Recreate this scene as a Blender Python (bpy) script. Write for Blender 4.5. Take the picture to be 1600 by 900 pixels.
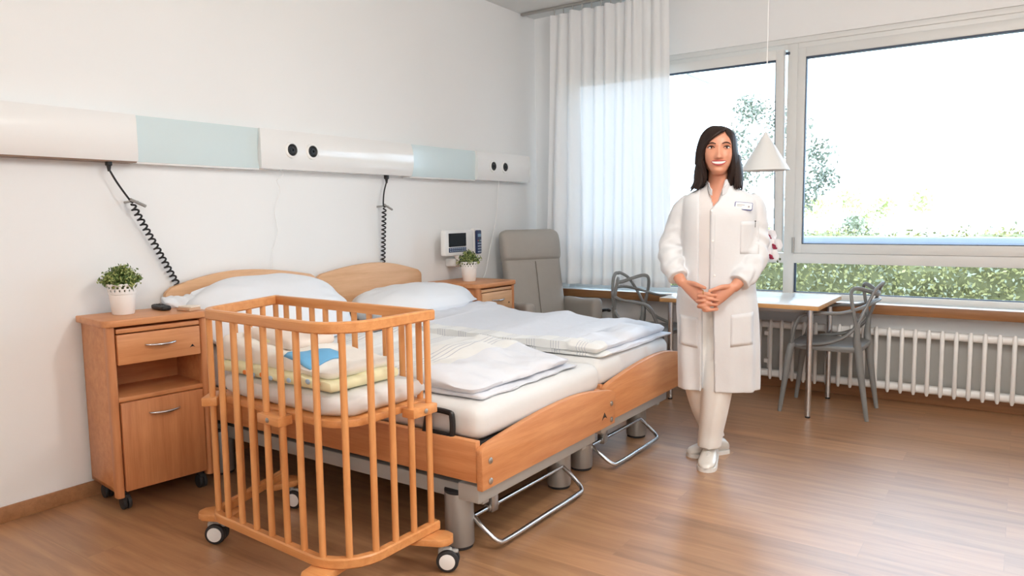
import bpy, bmesh, math, random
from mathutils import Vector as V, Matrix, Quaternion, noise
from mathutils.bvhtree import BVHTree
from math import pi, sin, cos, radians as rad

random.seed(7)
SC = bpy.context.scene
COL = SC.collection
for _o in list(bpy.data.objects):
    bpy.data.objects.remove(_o)

# ------------------------------------------------------------------ mesh helpers
def lerp(a, b, t): return a + (b - a) * t
def smooth(a, b, x):
    t = min(1, max(0, (x - a) / (b - a))); return t * t * (3 - 2 * t)
def interp(tab, x):
    """piecewise linear table [(x, v...), ...]"""
    if x <= tab[0][0]: return tab[0][1:]
    for p, q in zip(tab, tab[1:]):
        if x <= q[0]:
            t = (x - p[0]) / (q[0] - p[0])
            return tuple(lerp(a, b, t) for a, b in zip(p[1:], q[1:]))
    return tab[-1][1:]
def cinterp(tab, x):
    """smooth (catmull-rom) table"""
    n = len(tab)
    if x <= tab[0][0]: return tab[0][1:]
    if x >= tab[-1][0]: return tab[-1][1:]
    for i in range(n - 1):
        if x <= tab[i + 1][0]:
            break
    p1, p2 = tab[i], tab[i + 1]; p0 = tab[max(0, i - 1)]; p3 = tab[min(n - 1, i + 2)]
    h = p2[0] - p1[0]; t = (x - p1[0]) / h
    out = []
    for k in range(1, len(p1)):
        m1 = (p2[k] - p0[k]) / max(1e-9, p2[0] - p0[0]) * h
        m2 = (p3[k] - p1[k]) / max(1e-9, p3[0] - p1[0]) * h
        t2, t3 = t * t, t * t * t
        out.append((2*t3-3*t2+1)*p1[k] + (t3-2*t2+t)*m1 + (-2*t3+3*t2)*p2[k] + (t3-t2)*m2)
    return tuple(out)
def spline(pts, n=8, closed=False):
    P = [V(p) for p in pts]; out = []; N = len(P)
    for i in range(N if closed else N - 1):
        p1, p2 = P[i], P[(i + 1) % N]
        p0 = P[(i - 1) % N] if closed or i > 0 else p1 * 2 - p2
        p3 = P[(i + 2) % N] if closed or i + 2 < N else p2 * 2 - p1
        for k in range(n):
            t = k / n
            out.append(0.5 * ((2*p1) + (p2-p0)*t + (2*p0-5*p1+4*p2-p3)*t*t + (3*p1-p0-3*p2+p3)*t**3))
    if not closed: out.append(P[-1].copy())
    return out
def rrect(x0, y0, x1, y1, r, n=6):
    if not isinstance(r, (list, tuple)): r = [r] * 4
    pts = []
    for (cx, cy, a, rr) in ((x1, y1, 0, r[0]), (x0, y1, pi/2, r[1]), (x0, y0, pi, r[2]), (x1, y0, 3*pi/2, r[3])):
        sx = -1 if cx == x1 else 1; sy = -1 if cy == y1 else 1
        if rr <= 1e-6: pts.append((cx, cy)); continue
        for k in range(n + 1):
            t = a + pi / 2 * k / n
            pts.append((cx + sx * rr + rr * cos(t), cy + sy * rr + rr * sin(t)))
    return pts

class MB:
    def __init__(s): s.bm = bmesh.new()
    def merge(s, t, mat=None, mi=0):
        vm = {}
        for v in t.verts: vm[v] = s.bm.verts.new(mat @ v.co if mat else v.co)
        for f in t.faces:
            try:
                g = s.bm.faces.new([vm[v] for v in f.verts]); g.material_index = mi or f.material_index
            except ValueError: pass
        t.free(); return s
    def box(s, c, size, rot=None, bev=0.003, seg=2, mi=0):
        t = bmesh.new(); bmesh.ops.create_cube(t, size=1)
        for v in t.verts: v.co = V((v.co.x * size[0], v.co.y * size[1], v.co.z * size[2]))
        b = min(bev, min(size) * 0.45)
        if b > 0: bmesh.ops.bevel(t, geom=list(t.edges), offset=b, segments=seg, profile=0.5, affect='EDGES')
        M = Matrix.Translation(V(c))
        if rot is not None: M = M @ (rot.to_4x4() if hasattr(rot, 'to_4x4') else Matrix.Rotation(rot, 4, 'Z'))
        return s.merge(t, M, mi)
    def b2(s, x0, y0, z0, x1, y1, z1, **k):
        return s.box(((x0+x1)/2, (y0+y1)/2, (z0+z1)/2), (abs(x1-x0), abs(y1-y0), abs(z1-z0)), **k)
    def loft(s, rings, cap=True, closed=True, mi=0, loop=False):
        bm = s.bm; R = [[bm.verts.new(p) for p in r] for r in rings]; n = len(R[0])
        prs = list(zip(R, R[1:])) + ([(R[-1], R[0])] if loop else [])
        for a, b in prs:
            for i in range(n if closed else n - 1):
                j = (i + 1) % n
                f = bm.faces.new((a[i], a[j], b[j], b[i])); f.material_index = mi
        if cap and closed and not loop:
            for r in (list(reversed(R[0])), R[-1]):
                try: f = bm.faces.new(r); f.material_index = mi
                except ValueError: pass
        return s
    def tube(s, path, r, seg=10, closed=False, cap=True, mi=0, flat=1.0, up=None):
        P = [V(p) for p in path]; n = len(P)
        if not isinstance(r, (list, tuple)): r = [r] * n
        elif len(r) != n: r = [cinterp([(k / (len(r)-1), v) for k, v in enumerate(r)], i / (n - 1))[0] for i in range(n)]
        T = []
        for i in range(n):
            a = P[(i - 1) % n] if closed or i else P[0]; b = P[(i + 1) % n] if closed or i < n - 1 else P[-1]
            T.append((b - a).normalized())
        u = V(up) if up else (V((0, 0, 1)) if abs(T[0].z) < 0.9 else V((1, 0, 0)))
        N = (u - T[0] * u.dot(T[0])).normalized(); rings = []
        for i in range(n):
            if i:
                q = T[i-1].rotation_difference(T[i]); N = q @ N
                N = (N - T[i] * N.dot(T[i])).normalized()
            B = T[i].cross(N)
            rings.append([P[i] + (N * cos(2*pi*k/seg) * flat + B * sin(2*pi*k/seg)) * r[i] for k in range(seg)])
        return s.loft(rings, cap=cap, mi=mi, loop=closed)
    def cyl(s, a, b, r, seg=24, r2=None, mi=0, bev=0.0):
        a, b = V(a), V(b)
        if bev:
            d = (b - a).normalized() * bev; r2 = r if r2 is None else r2
            return s.tube([a, a + d*0.3, a + d, b - d, b - d*0.3, b], [r-bev, r-bev*0.3, r, r2, r2-bev*0.3, r2-bev], seg, mi=mi)
        return s.tube([a, b], [r, r if r2 is None else r2], seg, mi=mi)
    def lathe(s, prof, c=(0, 0, 0), seg=32, mi=0, axis=None, cap=True):
        c = V(c); rings = []
        M = axis.to_rotation_matrix_from_z() if hasattr(axis, 'to_rotation_matrix_from_z') else (V((0,0,1)).rotation_difference(V(axis)).to_matrix() if axis else Matrix.Identity(3))
        for r, z in prof:
            rings.append([c + M @ V((r * cos(2*pi*k/seg), r * sin(2*pi*k/seg), z)) for k in range(seg)])
        return s.loft(rings, cap=cap, mi=mi)
    def prism(s, pts, h0, h1, axis='z', bev=0.0, seg=2, mi=0):
        t = bmesh.new()
        def m(p, h): return {'z': (p[0], p[1], h), 'y': (p[0], h, p[1]), 'x': (h, p[0], p[1])}[axis]
        A = [t.verts.new(m(p, h0)) for p in pts]; B = [t.verts.new(m(p, h1)) for p in pts]
        fa = t.faces.new(A); fb = t.faces.new(B)
        for i in range(len(pts)):
            j = (i + 1) % len(pts); t.faces.new((A[i], A[j], B[j], B[i]))
        bmesh.ops.recalc_face_normals(t, faces=t.faces)
        if bev:
            bmesh.ops.bevel(t, geom=list(fa.edges) + list(fb.edges), offset=bev, segments=seg, profile=0.5, affect='EDGES')
        return s.merge(t, None, mi)
    def ell(s, c, r, u=16, v=10, rot=None, mi=0):
        t = bmesh.new(); bmesh.ops.create_uvsphere(t, u_segments=u, v_segments=v, radius=1)
        M = Matrix.Translation(V(c))
        if rot is not None: M = M @ rot.to_4x4()
        return s.merge(t, M @ Matrix.Diagonal((r[0], r[1], r[2], 1)), mi)
    def capsule(s, pts, rs, seg=10, n=4):
        """chain with rounded ends (a finger)"""
        P = spline(pts, n); m = len(P)
        R = [cinterp([(k/(len(rs)-1), v) for k, v in enumerate(rs)], i/(m-1))[0] for i in range(m)]
        d = (P[-1] - P[-2]).normalized(); rr = R[-1]
        for q in (0.5, 0.85, 0.99):
            P.append(P[m-1] + d * rr * q); R.append(rr * math.sqrt(max(0.01, 1 - q*q)))
        return s.tube(P, R, seg)
    def quads(s, n, fn):
        for i in range(n):
            vs = [s.bm.verts.new(p) for p in fn(i)]; s.bm.faces.new(vs)
        return s
    def build(s, name, mat, parent=None, sm=True, ang=38, recalc=True):
        bm = s.bm
        if recalc: bmesh.ops.recalc_face_normals(bm, faces=bm.faces)
        if sm:
            for f in bm.faces: f.smooth = True
            for e in bm.edges:
                if len(e.link_faces) == 2 and e.calc_face_angle(0) > rad(ang): e.smooth = False
        me = bpy.data.meshes.new(name); bm.to_mesh(me); bm.free()
        for m in (mat if isinstance(mat, (list, tuple)) else [mat]): me.materials.append(m)
        o = bpy.data.objects.new(name, me); COL.objects.link(o)
        if parent: o.parent = parent
        return o

def thing(name, label, cat, loc=(0, 0, 0), rz=0.0, group=None):
    o = bpy.data.objects.new(name, None); COL.objects.link(o); o.empty_display_size = 0.1
    o.location = loc; o.rotation_euler = (0, 0, rz); o['label'] = label; o['category'] = cat
    if group: o['group'] = group
    return o
def tag(o, label, cat, group=None, kind=None):
    o['label'] = label; o['category'] = cat
    if group: o['group'] = group
    if kind: o['kind'] = kind
    return o
def struct(o, label=None, cat=None):
    o['kind'] = 'structure'
    if label: o['label'] = label
    if cat: o['category'] = cat
    return o
def dup(root, loc, rz, label, group=None):
    r = root.copy(); COL.objects.link(r); r.location = loc; r.rotation_euler = (0, 0, rz); r['label'] = label
    if group: r['group'] = group
    def rec(src, dst):
        for ch in list(src.children):
            c = ch.copy(); COL.objects.link(c); c.parent = dst; rec(ch, c)
    rec(root, r); return r
def remesh(o, voxel, smooth_it=6, fac=0.5):
    m = o.modifiers.new('r', 'REMESH'); m.mode = 'VOXEL'; m.voxel_size = voxel; m.use_smooth_shade = True
    if smooth_it:
        q = o.modifiers.new('s', 'SMOOTH'); q.iterations = smooth_it; q.factor = fac
    bpy.context.view_layer.update()
    dg = bpy.context.evaluated_depsgraph_get()
    me = bpy.data.meshes.new_from_object(o.evaluated_get(dg))
    old = o.data; mats = list(old.materials); o.modifiers.clear(); o.data = me
    me.materials.clear()
    for x in mats: me.materials.append(x)
    for p in me.polygons: p.use_smooth = True
    return o
def nz(p, s, seed=0.0): return noise.noise(V((p[0]*s + seed, p[1]*s + seed*1.7, p[2]*s - seed)))

# ------------------------------------------------------------------ materials
def lin(c):
    def f(v):
        v /= 255.0
        return v / 12.92 if v <= 0.04045 else ((v + 0.055) / 1.055) ** 2.4
    return (f(c[0]), f(c[1]), f(c[2]), 1)
def newmat(name):
    m = bpy.data.materials.new(name); m.use_nodes = True
    nt = m.node_tree; b = nt.nodes['Principled BSDF']; return m, nt, b
def plain(name, c, rough=0.5, metal=0.0, var=0.04, scale=8.0, bump=0.0, bscale=60.0, sheen=0.0, coat=0.0, spec=0.5):
    m, nt, b = newmat(name); N, L = nt.nodes, nt.links
    col = lin(c); b.inputs['Roughness'].default_value = rough; b.inputs['Metallic'].default_value = metal
    b.inputs['Specular IOR Level'].default_value = spec
    if sheen: b.inputs['Sheen Weight'].default_value = sheen
    if coat: b.inputs['Coat Weight'].default_value = coat; b.inputs['Coat Roughness'].default_value = 0.12
    tc = N.new('ShaderNodeTexCoord'); nn = N.new('ShaderNodeTexNoise'); nn.inputs['Scale'].default_value = scale
    nn.inputs['Detail'].default_value = 4
    L.new(tc.outputs['Object'], nn.inputs['Vector'])
    mx = N.new('ShaderNodeMix'); mx.data_type = 'RGBA'
    mx.inputs['A'].default_value = tuple(x * (1 - var) for x in col[:3]) + (1,)
    mx.inputs['B'].default_value = tuple(min(1, x * (1 + var)) for x in col[:3]) + (1,)
    L.new(nn.outputs['Fac'], mx.inputs['Factor']); L.new(mx.outputs['Result'], b.inputs['Base Color'])
    if bump:
        n2 = N.new('ShaderNodeTexNoise'); n2.inputs['Scale'].default_value = bscale; n2.inputs['Detail'].default_value = 3
        L.new(tc.outputs['Object'], n2.inputs['Vector'])
        bp = N.new('ShaderNodeBump'); bp.inputs['Strength'].default_value = bump; bp.inputs['Distance'].default_value = 0.01
        L.new(n2.outputs['Fac'], bp.inputs['Height']); L.new(bp.outputs['Normal'], b.inputs['Normal'])
    return m
def wood(name, c1, c2, axis='x', rough=0.42, coat=0.0):
    m, nt, b = newmat(name); N, L = nt.nodes, nt.links
    b.inputs['Roughness'].default_value = rough
    if coat: b.inputs['Coat Weight'].default_value = coat; b.inputs['Coat Roughness'].default_value = 0.2
    tc = N.new('ShaderNodeTexCoord'); mp = N.new('ShaderNodeMapping')
    sc = {'x': (1.5, 22, 22), 'y': (22, 1.5, 22), 'z': (22, 22, 1.5)}[axis]
    mp.inputs['Scale'].default_value = sc; L.new(tc.outputs['Object'], mp.inputs['Vector'])
    n1 = N.new('ShaderNodeTexNoise'); n1.inputs['Scale'].default_value = 1.6; n1.inputs['Detail'].default_value = 5
    n1.inputs['Distortion'].default_value = 0.3; L.new(mp.outputs['Vector'], n1.inputs['Vector'])
    mp2 = N.new('ShaderNodeMapping'); mp2.inputs['Scale'].default_value = tuple(x * 6 for x in sc)
    L.new(tc.outputs['Object'], mp2.inputs['Vector'])
    n2 = N.new('ShaderNodeTexNoise'); n2.inputs['Scale'].default_value = 1.5; n2.inputs['Detail'].default_value = 2
    L.new(mp2.outputs['Vector'], n2.inputs['Vector'])
    ad = N.new('ShaderNodeMath'); ad.operation = 'MULTIPLY_ADD'; ad.inputs[1].default_value = 0.35
    L.new(n2.outputs['Fac'], ad.inputs[0]); L.new(n1.outputs['Fac'], ad.inputs[2])
    rp = N.new('ShaderNodeValToRGB'); rp.color_ramp.elements[0].position = 0.45; rp.color_ramp.elements[1].position = 0.9
    rp.color_ramp.elements[0].color = lin(c1); rp.color_ramp.elements[1].color = lin(c2)
    L.new(ad.outputs['Value'], rp.inputs['Fac']); L.new(rp.outputs['Color'], b.inputs['Base Color'])
    bp = N.new('ShaderNodeBump'); bp.inputs['Strength'].default_value = 0.05; bp.inputs['Distance'].default_value = 0.002
    L.new(n2.outputs['Fac'], bp.inputs['Height']); L.new(bp.outputs['Normal'], b.inputs['Normal'])
    return m

M = {}
M['wall'] = plain('wall_paint', (238, 239, 239), 0.75, var=0.01, scale=2, bump=0.04, bscale=300)
M['ceil'] = plain('ceiling_paint', (225, 226, 224), 0.85, var=0.01, scale=2)
M['frame'] = plain('window_paint', (222, 223, 221), 0.4, var=0.01)
M['seal'] = plain('window_seal', (62, 78, 100), 0.5)
M['beech'] = wood('beech_laminate', (196, 128, 80), (216, 152, 102), 'y')
M['beechx'] = wood('beech_laminate_long', (196, 128, 80), (216, 152, 102), 'x')
M['beechz'] = wood('beech_laminate_upright', (190, 124, 80), (212, 146, 98), 'z')
M['pale'] = wood('lit_beech_laminate', (206, 158, 116), (224, 180, 138), 'y')  # same beech laminate, stronger light near the window put into its colour
M['cot'] = wood('oiled_beech', (206, 138, 80), (224, 160, 102), 'x', 0.38)
M['cotz'] = wood('oiled_beech_bar', (208, 140, 82), (226, 164, 106), 'z', 0.38)
M['chrome'] = plain('chrome', (205, 206, 208), 0.24, 1.0, 0.01)
M['steel'] = plain('brushed_steel', (188, 186, 182), 0.3, 1.0, 0.05, 20)
M['silver'] = plain('silver_paint', (172, 170, 166), 0.38, 0.55, 0.03)
M['greyp'] = plain('grey_paint', (176, 176, 172), 0.5, 0.0)
M['black'] = plain('black_plastic', (26, 26, 28), 0.42)
M['rubber'] = plain('dark_rubber', (44, 43, 44), 0.6)
M['white'] = plain('white_plastic', (240, 240, 238), 0.35, var=0.01)
M['gloss'] = plain('gloss_white', (240, 240, 239), 0.16, var=0.01, coat=0.3)
M['bluepanel'] = plain('frosted_blue_panel', (210, 226, 229), 0.2, var=0.02, scale=3, coat=0.3)
M['sheet'] = plain('white_sheet', (222, 222, 221), 0.85, var=0.02, scale=5, bump=0.12, bscale=14)
M['pillow'] = plain('pillow_cotton', (232, 235, 240), 0.85, var=0.02, scale=5, bump=0.15, bscale=12)
M['taupe'] = plain('taupe_leather', (166, 161, 154), 0.5, var=0.04, scale=20, bump=0.08, bscale=220)
M['chair'] = plain('grey_plastic', (128, 129, 128), 0.38, var=0.03)
M['tabletop'] = plain('white_laminate', (240, 240, 238), 0.22, var=0.01)
M['coat'] = plain('white_cotton', (217, 218, 220), 0.85, var=0.015, bump=0.45, bscale=11)
M['shirt'] = plain('offwhite_jersey', (214, 209, 207), 0.9, var=0.02)
M['trouser'] = plain('white_twill', (236, 235, 232), 0.85, var=0.02, bump=0.08, bscale=25)
M['skin'] = plain('skin', (208, 146, 118), 0.45, var=0.05, scale=12)
M['skin'].node_tree.nodes['Principled BSDF'].inputs['Subsurface Weight'].default_value = 0.12
M['skin'].node_tree.nodes['Principled BSDF'].inputs['Subsurface Radius'].default_value = (0.01, 0.004, 0.002)
M['hair'] = plain('dark_brown_hair', (44, 33, 29), 0.5, var=0.3, scale=40, spec=0.2)
M['lip'] = plain('lips', (176, 78, 76), 0.4)
M['teeth'] = plain('teeth', (248, 244, 238), 0.3)
M['eyew'] = plain('eye_white', (232, 228, 224), 0.3)
M['iris'] = plain('iris_dark', (46, 30, 24), 0.2)
M['shoe'] = plain('pearl_shoe_leather', (226, 224, 218), 0.33, 0.15, 0.04, 30)
M['sole'] = plain('shoe_sole', (232, 232, 230), 0.6)
M['potw'] = plain('white_enamel', (242, 242, 240), 0.35, var=0.01)
M['dark'] = plain('dark_hole', (52, 50, 48), 0.8)
M['leafA'] = plain('leaf_green', (92, 116, 56), 0.55, var=0.5, scale=60)
M['leafA2'] = plain('leaf_pale', (168, 180, 110), 0.55, var=0.3, scale=60)
M['leafB'] = plain('leaf_dark', (66, 92, 48), 0.5, var=0.5, scale=60)
M['stem'] = plain('plant_stem', (84, 92, 50), 0.7)
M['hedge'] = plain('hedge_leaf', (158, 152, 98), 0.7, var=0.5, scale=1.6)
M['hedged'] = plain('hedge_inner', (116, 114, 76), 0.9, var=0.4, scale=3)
M['hedgeb'] = plain('hedge_leaf_blue', (156, 158, 132), 0.7, var=0.4, scale=2)
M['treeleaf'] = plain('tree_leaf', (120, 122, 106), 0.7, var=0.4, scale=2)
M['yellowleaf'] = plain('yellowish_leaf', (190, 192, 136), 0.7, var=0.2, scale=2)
M['bark'] = plain('washed_out_bark', (238, 232, 222), 0.85, var=0.05)  # near white: outdoor overexposure put into the bark colour so trunks vanish
M['soil'] = plain('soil', (70, 54, 42), 0.95, var=0.3)
M['ground'] = plain('outdoor_ground', (176, 178, 160), 0.9, var=0.15, scale=1)
M['concrete'] = plain('terrace_concrete', (190, 190, 188), 0.85, var=0.06)
M['railp'] = plain('pale_blue_rail', (140, 146, 164), 0.4)
M['petal'] = plain('orchid_petal', (250, 248, 250), 0.6, var=0.01)
M['orchid'] = plain('orchid_throat', (150, 20, 62), 0.5)
M['lamp'] = plain('lamp_enamel', (226, 226, 224), 0.45, var=0.01)
M['navy'] = plain('badge_blue', (52, 76, 150), 0.4)
M['screen'] = plain('screen_glass', (12, 13, 15), 0.25, spec=0.15)
M['keyblue'] = plain('keypad_blue', (34, 52, 92), 0.35)
M['keylt'] = plain('key_light', (190, 205, 220), 0.4)
M['keyred'] = plain('key_red', (200, 60, 50), 0.4)
M['keygrn'] = plain('key_green', (70, 160, 90), 0.4)
M['paper'] = plain('paper_card', (236, 226, 212), 0.8)
M['paperb'] = plain('paper_edge', (206, 170, 140), 0.8)
M['quiltw'] = plain('quilt_white', (236, 234, 228), 0.9, var=0.03, bump=0.15, bscale=20)
M['quilty'] = plain('quilt_yellow', (232, 229, 190), 0.9, var=0.12, bump=0.15, bscale=20)
M['quiltb'] = plain('quilt_blue', (112, 178, 222), 0.9, var=0.06, bump=0.15, bscale=20)
M['quiltp'] = plain('quilt_peach', (226, 214, 204), 0.9, var=0.04)
M['orange'] = plain('print_orange', (232, 140, 70), 0.9)
M['printb'] = plain('print_blue', (170, 200, 226), 0.9)
M['trans'] = None

def glass_mat():
    m, nt, b = newmat('window_glass'); N, L = nt.nodes, nt.links
    N.remove(b); out = N['Material Output']
    t = N.new('ShaderNodeBsdfTransparent'); t.inputs['Color'].default_value = (0.97, 0.985, 0.98, 1)
    g = N.new('ShaderNodeBsdfGlossy'); g.inputs['Roughness'].default_value = 0.02
    lw = N.new('ShaderNodeFresnel'); lw.inputs['IOR'].default_value = 1.3
    mx = N.new('ShaderNodeMixShader'); L.new(lw.outputs['Fac'], mx.inputs['Fac'])
    L.new(t.outputs['BSDF'], mx.inputs[1]); L.new(g.outputs['BSDF'], mx.inputs[2]); L.new(mx.outputs['Shader'], out.inputs['Surface'])
    return m
M['glass'] = glass_mat()
def sheer_mat():
    m, nt, b = newmat('sheer_curtain'); N, L = nt.nodes, nt.links
    N.remove(b); out = N['Material Output']
    tr = N.new('ShaderNodeBsdfTransparent'); tl = N.new('ShaderNodeBsdfTranslucent'); tl.inputs['Color'].default_value = (0.93, 0.94, 0.95, 1)
    df = N.new('ShaderNodeBsdfDiffuse'); df.inputs['Color'].default_value = (0.9, 0.905, 0.91, 1)
    m1 = N.new('ShaderNodeMixShader'); m1.inputs['Fac'].default_value = 0.18
    L.new(df.outputs['BSDF'], m1.inputs[1]); L.new(tl.outputs['BSDF'], m1.inputs[2])
    tc = N.new('ShaderNodeTexCoord'); nn = N.new('ShaderNodeTexNoise'); nn.inputs['Scale'].default_value = 400
    L.new(tc.outputs['Object'], nn.inputs['Vector'])
    mr = N.new('ShaderNodeMapRange'); mr.inputs['To Min'].default_value = 0.015; mr.inputs['To Max'].default_value = 0.05
    L.new(nn.outputs['Fac'], mr.inputs['Value'])
    m2 = N.new('ShaderNodeMixShader'); L.new(mr.outputs['Result'], m2.inputs['Fac'])
    L.new(m1.outputs['Shader'], m2.inputs[1]); L.new(tr.outputs['BSDF'], m2.inputs[2]); L.new(m2.outputs['Shader'], out.inputs['Surface'])
    return m
M['sheer'] = sheer_mat()
def floor_mat():
    m, nt, b = newmat('wood_plank_floor'); N, L = nt.nodes, nt.links
    tc = N.new('ShaderNodeTexCoord')
    br = N.new('ShaderNodeTexBrick'); br.offset = 0.37; br.inputs['Scale'].default_value = 1.0
    br.inputs['Brick Width'].default_value = 1.22; br.inputs['Row Height'].default_value = 0.16
    br.inputs['Mortar Size'].default_value = 0.0012; br.inputs['Mortar Smooth'].default_value = 0.3; br.inputs['Bias'].default_value = 0.0
    br.inputs['Color1'].default_value = (0.15, 0.15, 0.15, 1); br.inputs['Color2'].default_value = (0.85, 0.85, 0.85, 1)
    br.inputs['Mortar'].default_value = (0.0, 0.0, 0.0, 1)
    L.new(tc.outputs['Object'], br.inputs['Vector'])
    mp = N.new('ShaderNodeMapping'); mp.inputs['Scale'].default_value = (0.9, 11, 1); L.new(tc.outputs['Object'], mp.inputs['Vector'])
    # shift the grain per plank
    ad = N.new('ShaderNodeVectorMath'); ad.operation = 'MULTIPLY_ADD'; ad.inputs[1].default_value = (7, 5, 3)
    L.new(br.outputs['Color'], ad.inputs[0]); L.new(mp.outputs['Vector'], ad.inputs[2])
    n1 = N.new('ShaderNodeTexNoise'); n1.inputs['Scale'].default_value = 1.8; n1.inputs['Detail'].default_value = 7; n1.inputs['Roughness'].default_value = 0.6
    n1.inputs['Distortion'].default_value = 0.6; L.new(ad.outputs['Vector'], n1.inputs['Vector'])
    rp = N.new('ShaderNodeValToRGB'); e = rp.color_ramp.elements
    e[0].position = 0.28; e[0].color = lin((144, 104, 72)); e[1].position = 0.68; e[1].color = lin((184, 140, 100))
    k = e.new(0.48); k.color = lin((168, 124, 88))
    L.new(n1.outputs['Fac'], rp.inputs['Fac'])
    hs = N.new('ShaderNodeMix'); hs.data_type = 'RGBA'; hs.blend_type = 'MULTIPLY'; hs.inputs['Factor'].default_value = 1
    mr = N.new('ShaderNodeMapRange'); mr.inputs['From Min'].default_value = 0.0; mr.inputs['From Max'].default_value = 0.85
    mr.inputs['To Min'].default_value = 0.82; mr.inputs['To Max'].default_value = 1.08
    L.new(br.outputs['Color'], mr.inputs['Value']); L.new(rp.outputs['Color'], hs.inputs['A']); L.new(mr.outputs['Result'], hs.inputs['B'])
    L.new(hs.outputs['Result'], b.inputs['Base Color'])
    b.inputs['Roughness'].default_value = 0.4; b.inputs['Specular IOR Level'].default_value = 0.6; b.inputs['Coat Weight'].default_value = 0.6; b.inputs['Coat Roughness'].default_value = 0.34
    bp = N.new('ShaderNodeBump'); bp.inputs['Strength'].default_value = 0.03; bp.inputs['Distance'].default_value = 0.002
    L.new(n1.outputs['Fac'], bp.inputs['Height']); L.new(bp.outputs['Normal'], b.inputs['Normal'])
    return m
M['floor'] = floor_mat()
def duvet_mat(name, axis, period, width, ymin, ymax, yaxis):
    """off-white cotton with groups of fine grey woven lines in a band along one edge"""
    m, nt, b = newmat(name); N, L = nt.nodes, nt.links
    b.inputs['Roughness'].default_value = 0.9
    tc = N.new('ShaderNodeTexCoord'); sp = N.new('ShaderNodeSeparateXYZ'); L.new(tc.outputs['Object'], sp.inputs[0])
    def math_(op, a, bb=None, c=None):
        n = N.new('ShaderNodeMath'); n.operation = op
        for i, v in enumerate((a, bb, c)):
            if v is None: continue
            if isinstance(v, (int, float)): n.inputs[i].default_value = v
            else: L.new(v, n.inputs[i])
        return n.outputs[0]
    x = sp.outputs[axis]; y = sp.outputs[yaxis]
    u = math_('FRACT', math_('DIVIDE', x, period))
    grp = math_('LESS_THAN', u, width)
    ln = math_('LESS_THAN', math_('FRACT', math_('MULTIPLY', u, 4.0 / width)), 0.2)
    inb = math_('MULTIPLY', math_('GREATER_THAN', y, ymin), math_('LESS_THAN', y, ymax))
    fac = math_('MULTIPLY', math_('MULTIPLY', grp, ln), inb)
    nn = N.new('ShaderNodeTexNoise'); nn.inputs['Scale'].default_value = 7; nn.inputs['Detail'].default_value = 3; L.new(tc.outputs['Object'], nn.inputs['Vector'])
    m0 = N.new('ShaderNodeMix'); m0.data_type = 'RGBA'; m0.inputs['A'].default_value = lin((220, 222, 228)); m0.inputs['B'].default_value = lin((232, 232, 230))
    L.new(inb, m0.inputs['Factor'])
    mx = N.new('ShaderNodeMix'); mx.data_type = 'RGBA'; mx.inputs['B'].default_value = lin((186, 188, 198))
    L.new(m0.outputs['Result'], mx.inputs['A']); L.new(fac, mx.inputs['Factor']); L.new(mx.outputs['Result'], b.inputs['Base Color'])
    bp = N.new('ShaderNodeBump'); bp.inputs['Strength'].default_value = 0.35; bp.inputs['Distance'].default_value = 0.02
    L.new(nn.outputs['Fac'], bp.inputs['Height']); L.new(bp.outputs['Normal'], b.inputs['Normal'])
    return m
# ------------------------------------------------------------------ setting
WX, WY, CZ = -3.54, 5.5, 2.965        # headboard wall, window wall, ceiling
RX, BY = 2.3, -1.9
m = MB(); m.b2(WX - .2, BY - .2, -.1, RX + .2, WY + .2, 0, bev=0); struct(m.build('floor', M['floor'], sm=False), 'wood plank floor with lengthwise grain running towards the window side', 'floor')
m = MB(); m.b2(WX - .2, BY - .2, CZ, RX + .2, WY + .2, CZ + .1, bev=0); struct(m.build('ceiling', M['ceil'], sm=False), 'plain pale ceiling above the curtain', 'ceiling')
m = MB(); m.b2(WX - .2, BY - .2, 0, WX, WY + .2, CZ, bev=0); struct(m.build('wall_left', M['wall'], sm=False), 'plain white wall behind the two bed headboards', 'wall')
m = MB(); m.b2(RX, BY - .2, 0, RX + .2, WY + .2, CZ, bev=0); struct(m.build('wall_right', M['wall'], sm=False), 'plain white wall on the right of the room', 'wall')
m = MB(); m.b2(WX, BY - .2, 0, RX, BY, CZ, bev=0); struct(m.build('wall_back', M['wall'], sm=False), 'plain white wall behind the viewer', 'wall')
OX0, OX1, OZ0, OZ1 = -3.22, 1.0, .645, 2.50
m = MB()
m.b2(WX, WY, 0, RX, WY + .2, OZ0 - .03, bev=0); m.b2(WX, WY, OZ1, RX, WY + .2, CZ, bev=0)
m.b2(WX, WY, OZ0 - .03, OX0, WY + .2, OZ1, bev=0); m.b2(OX1, WY, OZ0 - .03, RX, WY + .2, OZ1, bev=0)
struct(m.build('wall_window', M['wall'], sm=False), 'white wall around the wide window', 'wall')
m = MB(); m.b2(WX, WY - .014, 0, RX, WY, .098, bev=.003); struct(m.build('baseboard_window', wood('baseboard_wood', (150, 106, 72), (172, 124, 86), 'x')), 'brown wooden baseboard under the radiator', 'baseboard')
m = MB(); m.b2(WX, BY, 0, WX + .012, WY - .014, .07, bev=.003); struct(m.build('baseboard_left', bpy.data.materials['baseboard_wood']), 'brown wooden baseboard behind the beds', 'baseboard')
# sill: white top board with brown wooden front edge
sill = MB(); sill.b2(WX, WY - .13, .640, OX1 + .3, WY + .03, .662, bev=.004)
so = struct(sill.build('trim_1', M['tabletop']), 'long white window sill with brown front edge', 'window sill')
e = MB(); e.b2(WX, WY - .150, .598, OX1 + .3, WY - .128, .662, bev=.004); e.b2(WX, WY - .128, .598, OX1 + .3, WY, .640, bev=0)
e.build('sill_edge', wood('sill_wood', (132, 90, 54), (160, 112, 70), 'x'), so)
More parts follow.
